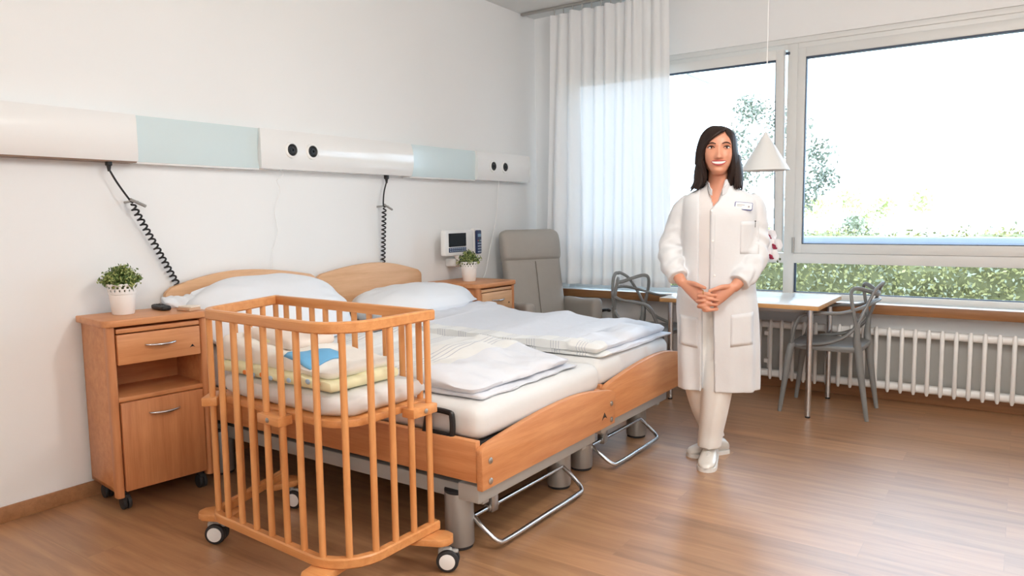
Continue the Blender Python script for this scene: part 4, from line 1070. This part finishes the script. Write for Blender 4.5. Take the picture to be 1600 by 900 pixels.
def build_body():
    B = MB(); rings = []; n = 96; m = 110
    for i in range(m + 1):
        z = lerp(HEAD[0][0], HEAD[-1][0], i / m); hw, yf, yb = cinterp(HEAD, z); r = []
        for k in range(n):
            a = 2 * pi * k / n; sx = sin(a); x = hw * sx * .985
            if cos(a) > 0: y = head_front(x, z)
            else: y = yb * max(0, 1 - abs(sx) ** 2.2) ** .5
            if cos(a) > 0 and abs(sx) > .8: y = lerp(y, 0, smooth(.8, 1.0, abs(sx)))
            r.append((x * 1.12 + HX, y + HY, z))
        rings.append(r)
    B.loft(rings)
    for s in (-1, 1):   # ears
        B.ell((HX + s * .0725, HY + .012, 1.575), (.008, .018, .030), 14, 10, Matrix.Rotation(s * .35, 3, 'Z'))
    # neck and upper chest
    def ell_ring(cx, cy, z, hx, hf, hb, n=40):
        return [(cx + hx * cos(2*pi*k/n), cy + (hb if sin(2*pi*k/n) > 0 else hf) * sin(2*pi*k/n), z) for k in range(n)]
    T = [(.40, .015, .02, .10, .06, .06), (.84, .015, .02, .155, .10, .11), (.95, .015, .02, .150, .095, .10), (1.06, .015, .02, .135, .085, .09), (1.18, .016, .02, .145, .095, .09), (1.28, .017, .02, .145, .098, .09),
         (1.335, .018, .02, .128, .084, .080), (1.37, .018, .018, .098, .066, .066), (1.392, .018, .014, .076, .058, .060), (1.415, .018, .008, .056, .052, .054), (1.45, .017, .002, .050, .050, .052), (1.50, .016, .0, .048, .046, .050)]
    B.loft([ell_ring(cx, cy, z, hx, hf, hb) for (z, cx, cy, hx, hf, hb) in T[1:]])
    # arms
    AL = [V((-.110, .03, 1.315)), V((-.180, .038, 1.205)), V((-.212, .025, 1.105)), V((-.202, -.048, 1.028)), V((-.152, -.125, .948))]
    AR = [V((.150, .03, 1.325)), V((.195, .038, 1.215)), V((.199, .022, 1.105)), V((.174, -.052, 1.02)), V((.098, -.135, .928))]
    for A in (AL, AR):
        B.capsule(A, [.036, .037, .035, .033, .026], 14, 6)
    # clasped hands: root of each finger, direction, interlaced one above another
    def hand(wr, kn, side):
        w = V(wr); k0, k1 = V(kn[0]), V(kn[1]); rings = []
        kc = (k0 + k1) / 2; ax = (kc - w).normalized(); up = (k0 - k1).normalized(); nn = ax.cross(up).normalized()
        for t, hh, th in ((-.30, .021, .020), (0, .022, .019), (.25, .030, .017), (.55, .037, .016), (.85, .0405, .0145), (1.0, .039, .012), (1.1, .034, .008)):
            c = w.lerp(kc, t)
            rings.append([c + up * hh * cos(a) + nn * th * sin(a) for a in [2*pi*q/20 for q in range(20)]])
        B.loft(rings); return up, nn, ax
    hand((-.148, -.130, .944), ((-.050, -.196, .916), (-.062, -.190, .842)), -1)
    hand((.094, -.140, .926), ((-.004, -.186, .908), (.010, -.182, .836)), 1)
    # her right hand (image left): fingers run to the right over the back of the other hand
    for i in range(4):
        z = .9005 - i * .0225; L_ = (.060, .068, .064, .050)[i]; x0 = -.058 + (0, .004, .003, -.004)[i]
        B.capsule([(x0 - .012, -.194, z + .004), (x0 + L_ * .38, -.213, z), (x0 + L_ * .78, -.213, z - .006), (x0 + L_ * 1.12, -.203, z - .010)], [.0088, .0086, .0080, .0066], 12, 4)
    # her left hand: fingers run to the left over the back of the right hand
    for i in range(4):
        z = .8895 - i * .0225; L_ = (.062, .068, .062, .048)[i]; x0 = .002 + (0, -.004, -.002, .006)[i]
        B.capsule([(x0 + .012, -.186, z + .003), (x0 - L_ * .36, -.208, z + .001), (x0 - L_ * .80, -.214, z - .002), (x0 - L_ * 1.14, -.206, z - .003)], [.0088, .0086, .0080, .0066], 12, 4)
    # thumbs leave the side of each palm near the wrist and cross on top
    B.capsule([(-.118, -.150, .945), (-.088, -.182, .943), (-.062, -.205, .935), (-.040, -.216, .928)], [.013, .0118, .0100, .0082], 12, 4)
    B.capsule([(.066, -.158, .930), (.036, -.186, .930), (.008, -.203, .922), (-.018, -.209, .914)], [.013, .0118, .0098, .0080], 12, 4)
    # legs and feet stumps (inside trousers and shoes)
    B.capsule([(-.07, .03, .88), (-.085, .02, .50), (-.050, .10, .28), (.010, .158, .085)], [.078, .050, .042, .027], 16, 6)
    B.capsule([(.095, .03, .88), (.050, -.02, .50), (.008, .0, .28), (-.008, .035, .085)], [.078, .050, .042, .027], 16, 6)
    o = B.build('body', M['skin'], WR); remesh(o, .0032, 5, .5); return o
body = build_body()
# --- face details
def onface(x, z, d=0.0): return V((x * 1.11 + HX, head_front(x, z) + HY - d, z))
for s in (-1, 1):
    ex, ez = s * .0315, 1.5925 - (0.0015 if s > 0 else 0)
    b = MB(); p = onface(ex, ez, -.0055)
    b.ell(p, (.0150, .009, .0064), 18, 10); e = b.build('eye', M['eyew'], body)
    b = MB(); b.ell(p + V((.001, -.0055, .0006)), (.0064, .0042, .0064), 14, 10); b.build('iris', M['iris'], e)
    b = MB(); b.tube(spline([onface(ex - s * .0150, ez - .0008, -.0005), onface(ex - s * .005, ez + .0066, .0018), onface(ex + s * .006, ez + .0068, .0018), onface(ex + s * .0165, ez + .0010, .0)], 5), [.0012, .0026, .0030, .0016], 8); b.build('upper_lash', M['hair'], e)
    b = MB(); b.tube(spline([onface(ex - s * .0125, ez - .002, .0002), onface(ex, ez - .0068, .0012), onface(ex + s * .0135, ez - .001, 0)], 5), [.001, .0014, .001], 8); b.build('lower_lid', plain('lid_skin', (168, 104, 82), .5) if s < 0 else bpy.data.materials['lid_skin'], e)
    b = MB(); b.tube(spline([onface(s * .0135, 1.6095, .001), onface(s * .026, 1.6145, .002), onface(s * .038, 1.6135, .002), onface(s * .0495, 1.606, .001)], 5), [.0024, .0036, .0032, .0012], 8, flat=.8); b.build('eyebrow', M['hair'], body)
mz = 1.5195
b = MB(); rings = []
for i in range(21):
    t = lerp(-1, 1, i / 20); x = t * .029; zc = mz + .0065 * t * t; hh = .0088 * math.sqrt(max(.02, 1 - t * t)) 
    rings.append([onface(x, zc + hh * .75, -.001), onface(x, zc + hh * .35, .0022), onface(x, zc - hh * .55, .0022), onface(x, zc - hh * .85, -.001)])
b.loft(rings); b.build('teeth', M['teeth'], body)
for nm, up_ in (('upper_lip', 1), ('lower_lip', -1)):
    b = MB(); P = []
    for i in range(13):
        t = lerp(-1, 1, i / 12); x = t * .0315; zc = mz + .0065 * t * t + up_ * .0092 * math.sqrt(max(.0, 1 - t * t)) * (1.0 if up_ > 0 else 1.05)
        P.append(onface(x, zc, .0012))
    b.tube(P, [.0014, .0032, .0034 if up_ > 0 else .0046, .0032, .0014], 8); b.build(nm, M['lip'], body)
# --- hair: thick shell with a side parting, open at the face
HL_ = [(1.415, -.105, .128, .035), (1.43, -.103, .130, .045), (1.45, -.100, .126, .060), (1.48, -.094, .122, .085), (1.52, -.090, .118, .100), (1.56, -.084, .112, .112), (1.60, -.076, .105, .117), (1.64, -.066, .101, .112), (1.665, -.054, .091, .100), (1.684, -.034, .074, .080), (1.697, -.008, .050, .052), (1.703, .018, .030, .030)]
FE = [(1.415, -.072, .080), (1.43, -.060, .072), (1.45, -.050, .070), (1.475, -.052, .072), (1.50, -.058, .076), (1.53, -.064, .078), (1.56, -.066, .079), (1.585, -.063, .078), (1.605, -.053, .075), (1.625, -.034, .070), (1.640, -.012, .064), (1.652, .012, .055), (1.662, .030, .049), (1.668, .044, .047), (1.703, .044, .044)]
def hairshell():
    B = MB(); rings = []; n = 72; m = 70
    for i in range(m + 1):
        z = lerp(1.415, 1.7025, i / m); xl, xr, yb = cinterp(HL_, z); fl, fr = interp(FE, z)
        cx = (xl + xr) / 2; hw = (xr - xl) / 2
        yf = cinterp([(1.415, -.040), (1.45, -.066), (1.50, -.085), (1.56, -.100), (1.62, -.108), (1.65, -.104), (1.675, -.084), (1.695, -.048), (1.703, -.02)], z)[0]
        def pt(a, k):      # a measured from the front, positive to the right
            sx = sin(a); x = cx + hw * sx * k
            ca = cos(a); y = (HY + .02) + ((yf - .02 + .012) * abs(ca) ** .9 if ca > 0 else yb * abs(ca) ** .8) * k
            return x, y
        # angles where the face opening starts
        al = math.asin(max(-1, min(1, (fl - cx) / hw))); ar = math.asin(max(-1, min(1, (fr - cx) / hw)))
        if ar < al: al = ar = (al + ar) / 2
        closed = (fr - fl) < .012
        outer, inner = [], []
        for j in range(n + 1):
            a = lerp(ar, 2 * pi + al, j / n)
            wv = 1 + .016 * nz((sin(a) * 4, cos(a) * 4, z * 1.2), 2.0, 3) + .008 * sin(a * 34 + 3 * sin(z * 30)) * smooth(1.70, 1.66, z)
            low = smooth(1.47, 1.415, z)
            k = wv * (1 - .10 * low * (.5 + .5 * sin(a * 9)))
            x, y = pt(a, k); outer.append((x, y, z - .022 * low * (.5 + .5 * sin(a * 13 + 1)) * (.6 + .4 * sin(a * 5))))
            x, y = pt(a, k * lerp(.80, .30, smooth(1.66, 1.70, z))); inner.append((x, y, z))
        rings.append(outer + inner[::-1])
    B.loft(rings)
    # strands that sweep from the parting across the forehead and flick out at the shoulders
    for k in range(16):
        t = k / 15
        p0 = V((.046 - .01 * t, HY - .058 + .04 * t, 1.683 + .012 * t)); 
        B.tube(spline([p0, (lerp(.016, -.02, t), HY - .088 + .045 * t, lerp(1.664, 1.69, t)), (lerp(-.030, -.060, t), HY - .083 + .05 * t, lerp(1.630, 1.655, t)), (lerp(-.056, -.084, t), HY - .055 + .045 * t, 1.585), (lerp(-.062, -.092, t), HY - .035 + .04 * t, 1.52)], 5), [.004, .009, .010, .009, .006], 8)
    for k in range(26):
        t = k / 25; s = -1 if k % 2 else 1; a = lerp(.25, 1.6, t)
        xo = (HX + s * (.062 + .034 * sin(a))); yo = HY - .05 * cos(a) - .0 + .02
        B.tube(spline([(xo, yo, 1.56), (xo + s * .010, yo - .004, 1.48), (xo + s * .012, yo - .006, 1.435), (xo + s * (.014 + .020 * random.random()) - .014 * random.random(), yo - .014, 1.384 + .022 * random.random())], 5), [.007, .011, .011, .0015], 8)
    o = B.build('hair', M['hair'], body); return o
hairshell()

# --- shirt and coat
def torso_ring(tab, z, n, notch=None, fold=0.0, grow=0.0):
    cx, hw, hf, hb, cy = cinterp(tab, z); r = []
    for k in range(n):
        a = 2 * pi * k / n; c, s = cos(a), sin(a)
        x = cx + (hw + grow) * abs(c) ** .85 * (1 if c > 0 else -1); y = cy + ((hb if s > 0 else hf) + grow) * abs(s) ** .9 * (1 if s > 0 else -1)
        w = fold * smooth(1.0, .45, z); f_ = w * (sin(a * 7 + 1.0) * .55 + sin(a * 11 + 2 + z * 2) * .45) + .006 * nz((x, y, z), 7, 2)
        x += f_ * c; y += f_ * s
        if notch and s < -.2:
            xl, xr, dep = notch(z)
            q = smooth(xl - .004, xl + .004, x) * (1 - smooth(xr - .004, xr + .004, x)); y += dep * q
        r.append((x, y, z))
    return r
CT = [(.398, .027, .198, .128, .140, .02), (.50, .025, .200, .132, .142, .02), (.65, .021, .201, .136, .145, .02), (.80, .018, .200, .138, .146, .02), (.92, .017, .190, .132, .138, .02), (1.05, .018, .176, .124, .126, .02), (1.18, .019, .180, .130, .126, .02), (1.27, .020, .184, .130, .124, .02),
      (1.33, .021, .184, .113, .115, .02), (1.362, .021, .168, .095, .100, .018), (1.384, .020, .134, .082, .086, .014), (1.400, .020, .100, .074, .076, .010), (1.415, .020, .078, .068, .070, .006), (1.432, .019, .070, .064, .066, .003), (1.442, .019, .067, .062, .064, .002)]
def notch_coat(z):
    if z > 1.30: return (-.070, interp([(1.30, -.018), (1.34, .016), (1.40, .034), (1.445, .046)], z)[0], .060)
    if z > .90: return (interp([(.90, -.072), (1.30, -.070)], z)[0], -.022, .034)
    return (interp([(.40, -.052), (.90, -.050)], z)[0], interp([(.40, .006), (.90, -.004)], z)[0], .075)
def notch_shirt(z):
    return (interp([(1.29, .008), (1.31, -.004), (1.40, -.026), (1.445, -.034)], z)[0], interp([(1.29, .012), (1.31, .022), (1.40, .040), (1.445, .050)], z)[0], .05 if z > 1.292 else 0)
SH = [(z, cx, hw - .014, hf - .014, hb - .02, cy) for (z, cx, hw, hf, hb, cy) in CT if z > .80]
b = MB(); zs = [lerp(.82, 1.436, i / 80) for i in range(81)]
b.loft([torso_ring(SH, z, 180, notch_shirt) for z in zs]); b.build('shirt', M['shirt'], WR)
b = MB(); zs = [lerp(.398, 1.444, i / 150) for i in range(151)]
b.loft([torso_ring(CT, z, 260, notch_coat, .011) for z in zs])
def sleeve(P, R, seed):
    pts = spline(P, 10); n = len(pts); rings = []
    T = [(pts[min(i + 1, n - 1)] - pts[max(i - 1, 0)]).normalized() for i in range(n)]
    N = V((0, 1, 0)); N = (N - T[0] * N.dot(T[0])).normalized()
    for i in range(n):
        if i: N = T[i-1].rotation_difference(T[i]) @ N
        B_ = T[i].cross(N); t = i / (n - 1); r = cinterp([(k / (len(R) - 1), v) for k, v in enumerate(R)], t)[0]; ring = []
        for k in range(40):
            a = 2 * pi * k / 40
            w = 1 + .13 * smooth(.3, .5, t) * (1 - smooth(.93, 1, t)) * sin(t * 40 + 2.6 * sin(a + seed) + 3 * nz((t, a * .3, seed), 3)) * (.35 + .65 * abs(sin(a * .5 + seed))) + .05 * nz((cos(a) * 2, sin(a) * 2, t * 9), 1.3, seed)
            ring.append(pts[i] + (N * cos(a) + B_ * sin(a)) * r * w)
        rings.append(ring)
    b.loft(rings)
    # turned cuff
sleeve([(-.105, .025, 1.340), (-.150, .035, 1.292), (-.184, .04, 1.205), (-.212, .025, 1.105), (-.203, -.045, 1.030), (-.170, -.105, .967)], [.052, .060, .058, .061, .057, .049], 1.0)
sleeve([(.150, .025, 1.350), (.184, .035, 1.300), (.198, .04, 1.215), (.200, .02, 1.105), (.176, -.05, 1.020), (.118, -.118, .945)], [.052, .060, .058, .061, .057, .050], 4.0)
coat = b.build('coat', M['coat'], WR); remesh(coat, .0048, 3, .5)
BV = bvh(coat)
def surf(x, z, d=.0015):
    h = BV.ray_cast(V((x, -1, z)), V((0, 1, 0))); return V((x, (h[0].y if h[0] else -.12) - d, z))
def seam(pts, r, name, mat=None, par=None):
    b = MB(); b.tube([surf(x, z, 0) for x, z in pts], r, 6); return b.build(name, mat or M['coat'], par or coat)
for (px, py) in ((1111, 326), (1113, 372), (1116, 425)):
    p = surf(fx(px), fz(py), .001); b = MB(); b.lathe([(0, 0), (.0055, 0), (.0055, .002), (.0035, .0028), (0, .0022)], p, 14, axis=(0, -1, 0)); b.build('button', M['potw'], coat)
def patch(x0, x1, z0, z1, name, tilt=0.0):
    b = MB(); n = 8; R_ = []
    for j in range(n + 1):
        z = lerp(z0, z1, j / n); R_.append([surf(lerp(x0, x1, i / n), z + tilt * (i / n), .001) for i in range(n + 1)])
    b.loft(R_, cap=False, closed=False); o = b.build(name, M['coat'], coat); md = o.modifiers.new('t', 'SOLIDIFY'); md.thickness = .0022; md.offset = 0; return o
patch(fx(1153), fx(1181), fz(392), fz(343), 'chest_pocket', -.002)
patch(fx(1141), fx(1174), fz(535), fz(485), 'hip_pocket', .012); patch(fx(1064), fx(1092), fz(535), fz(487), 'hip_pocket', -.012)
seam([(lerp(-.002, .004, t), lerp(.96, 1.27, t)) for t in [i / 24 for i in range(25)]], .0016, 'placket_seam')
# collar stand either side of the neck
for s in (-1, 1):
    P = [(.019 + s * .052, -.022, 1.425), (.019 + s * .047, -.046, 1.418), (.012 + s * .036, -.066, 1.402), (.010 + s * .024, -.082, 1.388)]
    b = MB(); pts = spline(P, 6); rings = []
    for i, p in enumerate(pts):
        h = lerp(.036, .022, i / (len(pts) - 1)); n = V((s * .6, -.8, 0)).normalized() * .0035
        rings.append([p - n + V((0, 0, -h)), p + n + V((0, -.004, -h)), p + n + V((0, 0, h * .25)), p - n + V((0, 0, h * .25))])
    b.loft(rings); b.build('collar', M['coat'], coat)
# name badge with pen clip
bd = MB(); cx_, cz_ = fx(1157), fz(320); p = surf(cx_, cz_, .006); R = Matrix.Translation(p) @ Matrix.Rotation(rad(6), 4, 'Y') @ Matrix.Rotation(rad(8), 4, 'Z')
t_ = MB(); t_.prism(rrect(-.042, -.0185, .042, .0185, .006), -.002, .002, 'y', .001); bd.merge(t_.bm, R); o = bd.build('name_badge', M['navy'], coat)
bd = MB(); t_ = MB(); t_.prism(rrect(-.039, -.0145, .039, .0165, .004), -.0032, -.001, 'y'); bd.merge(t_.bm, R); bd.build('badge_face', M['white'], o)
bd = MB(); t_ = MB(); t_.prism(rrect(.020, -.005, .028, .003, .003), -.0040, -.003, 'y'); t_.prism(rrect(-.032, .004, .004, .0065, .001), -.0040, -.003, 'y'); t_.prism(rrect(-.032, -.002, -.008, .0, .001), -.0040, -.003, 'y'); bd.merge(t_.bm, R); bd.build('badge_print', plain('badge_grey', (150, 152, 160), .5), o)
b = MB(); p = surf(fx(1175), fz(343), .003); b.ell(p, (.005, .004, .003), 12, 8); b.tube([p, p + V((0, .002, -.03))], .002, 6); b.build('pen_clip', M['black'], coat)
# ring
b = MB(); b.tube([V((-.048, -.2155, .907)) + V((0, cos(a) * .0095, sin(a) * .0095)) for a in [2*pi*k/20 for k in range(20)]], .0016, 8, closed=True, cap=False); b.build('ring', plain('gold', (226, 190, 110), .25, 1.0), body)
# --- trousers
b = MB()
def leg(secs, seed):
    rings = []; m = 70; z1, z0 = secs[0][0], secs[-1][0]
    for i in range(m + 1):
        z = lerp(z1, z0, i / m); x, y, rx, ry = cinterp(sorted(secs), z); ring = []
        for k in range(36):
            a = 2 * pi * k / 36; w = 1 + .03 * nz((cos(a) * 1.5, sin(a) * 1.5, z * 5), 1.2, seed) + .02 * (abs(cos(a)) < .15) * (sin(a) < 0)
            ring.append((x + rx * cos(a) * w, y + ry * sin(a) * w, z))
        rings.append(ring)
    b.loft(rings)
leg([(.92, -.055, .03, .100, .105), (.75, -.070, .03, .092, .098), (.55, -.078, .035, .080, .085), (.40, -.072, .06, .070, .078), (.25, -.040, .105, .062, .070), (.16, -.008, .140, .058, .066), (.108, .010, .155, .058, .066)], 2.0)
leg([(.92, .080, .03, .102, .105), (.75, .062, .015, .094, .098), (.55, .042, -.005, .084, .088), (.40, .026, -.012, .076, .082), (.25, .008, .0, .066, .074), (.16, -.004, .015, .061, .070), (.090, -.010, .020, .059, .070)], 5.0)
tr = b.build('trousers', M['trouser'], WR); remesh(tr, .006, 3, .5)
seam_t = MB(); seam_t.tube([(.008, -.093, .86), (.004, -.088, .70), (.0, -.085, .56)], .003, 6); seam_t.build('crease', M['trouser'], tr)
# --- shoes
def shoe(heel, toe, name):
    h, t = V(heel), V(toe); d = (t - h); L_ = d.length; d.normalize(); s = V((d.y, -d.x, 0))
    if s.x < 0: s = -s
    secs = [(-.02, .020, .040), (.0, .030, .062), (.08, .034, .080), (.22, .036, .088), (.38, .038, .090), (.52, .041, .080), (.66, .045, .064), (.80, .045, .054), (.90, .040, .047), (.97, .028, .038), (1.01, .012, .026)]
    b = MB(); rings = []; so = []
    for (u, w, hgt) in secs:
        c = h + d * (L_ * u); r = []
        for k in range(24):
            a = 2 * pi * k / 24; cc, ss = cos(a), sin(a)
            r.append(c + s * w * abs(cc) ** .8 * (1 if cc > 0 else -1) + V((0, 0, .014 + (hgt - .014) * (.5 + .5 * abs(ss) ** .9 * (1 if ss > 0 else -1)))))
        rings.append(r); so.append([c + s * (w + .003) * q + V((0, 0, z)) for q, z in ((-1, 0), (1, 0), (1.02, .012), (1, .020), (-1, .020), (-1.02, .012))])
    b.loft(rings); o = b.build(name, M['shoe'], WR, ang=60)
    b = MB(); b.loft(so); b.build('sole', M['sole'], o)
    for k in range(5):
        u = .46 + k * .055; c = h + d * (L_ * u); hg = interp([(s_[0], s_[2]) for s_ in secs], u)[0]
        b = MB(); b.tube([c - s * .021 + V((0, 0, hg - .008)), c + V((0, 0, hg + .0015)) + d * .004, c + s * .021 + V((0, 0, hg - .008))], .003, 6); b.build('lace', M['sole'], o)
    return o
shoe((.004, .115, 0), (-.028, -.138, 0), 'shoe'); shoe((.078, .215, 0), (-.116, .088, 0), 'shoe')
# ------------------------------------------------------------------ light
W = bpy.data.worlds.new('sky'); SC.world = W; W.use_nodes = True
bgn = W.node_tree.nodes['Background']; bgn.inputs['Color'].default_value = (.62, .80, 1.0, 1); bgn.inputs['Strength'].default_value = 6.5
po = bpy.data.lights.new('window_portal', 'AREA'); po.shape = 'RECTANGLE'; po.size = 4.0; po.size_y = 1.8; po.cycles.is_portal = True
pob = bpy.data.objects.new('window_portal', po); COL.objects.link(pob); pob.location = (-1.0, WY + .22, 1.58); pob.rotation_euler = (rad(90), 0, rad(180))
SUN = 0
def fill_lamp(x, y, z, power):  # unseen lamp added to brighten the upper walls, stands for bounced flash
    t = thing('fill_lamp', 'added fill lamp on a white rod from the ceiling, out of frame', 'fill lamp', (x, y, CZ), 0, 'added fill lamps out of frame')
    b = MB(); b.lathe([(0, 0), (.07, 0), (.07, -.02), (.02, -.035), (0, -.035)], seg=28); b.build('ceiling_rose', M['white'], t)
    b = MB(); b.cyl((0, 0, -.03), (0, 0, z - CZ + .16), .01, 12); b.build('rod', M['white'], t)
    l = bpy.data.lights.new('fill_light', 'POINT'); l.shadow_soft_size = .16; l.energy = power; l.color = (1, .975, .94)
    lo = bpy.data.objects.new('fill_light', l); COL.objects.link(lo); lo.location = (x, y, z); return t
fill_lamp(-.3, 2.2, 2.58, 70); fill_lamp(1.5, 1.2, 2.5, 48); fill_lamp(.7, -.9, 2.5, 62)
cam = bpy.data.cameras.new('camera'); co = bpy.data.objects.new('camera', cam); COL.objects.link(co)
cam.sensor_fit = 'HORIZONTAL'; cam.sensor_width = 36; cam.lens = 1148.4 / 1600 * 36; cam.clip_start = .05
yaw, pitch, roll = .6064, .0977, -.0136
fw = V((-sin(yaw) * cos(pitch), cos(yaw) * cos(pitch), -sin(pitch))); rt = V((cos(yaw), sin(yaw), 0)); up = rt.cross(fw)
r2 = rt * cos(roll) + up * sin(roll); u2 = up * cos(roll) - rt * sin(roll)
co.matrix_world = Matrix(((r2.x, u2.x, -fw.x, 0), (r2.y, u2.y, -fw.y, 0), (r2.z, u2.z, -fw.z, 1.28), (0, 0, 0, 1)))
SC.camera = co
SC.view_settings.view_transform = 'Standard'; SC.view_settings.look = 'None'; SC.view_settings.gamma = 1; SC.view_settings.use_curve_mapping = False
SC.view_settings.exposure = 0.08
SC.cycles.max_bounces = 10; SC.cycles.diffuse_bounces = 6; SC.cycles.transparent_max_bounces = 16
SC.cycles.use_denoising = True; SC.cycles.sample_clamp_indirect = 8; SC.cycles.caustics_reflective = False; SC.cycles.caustics_refractive = False
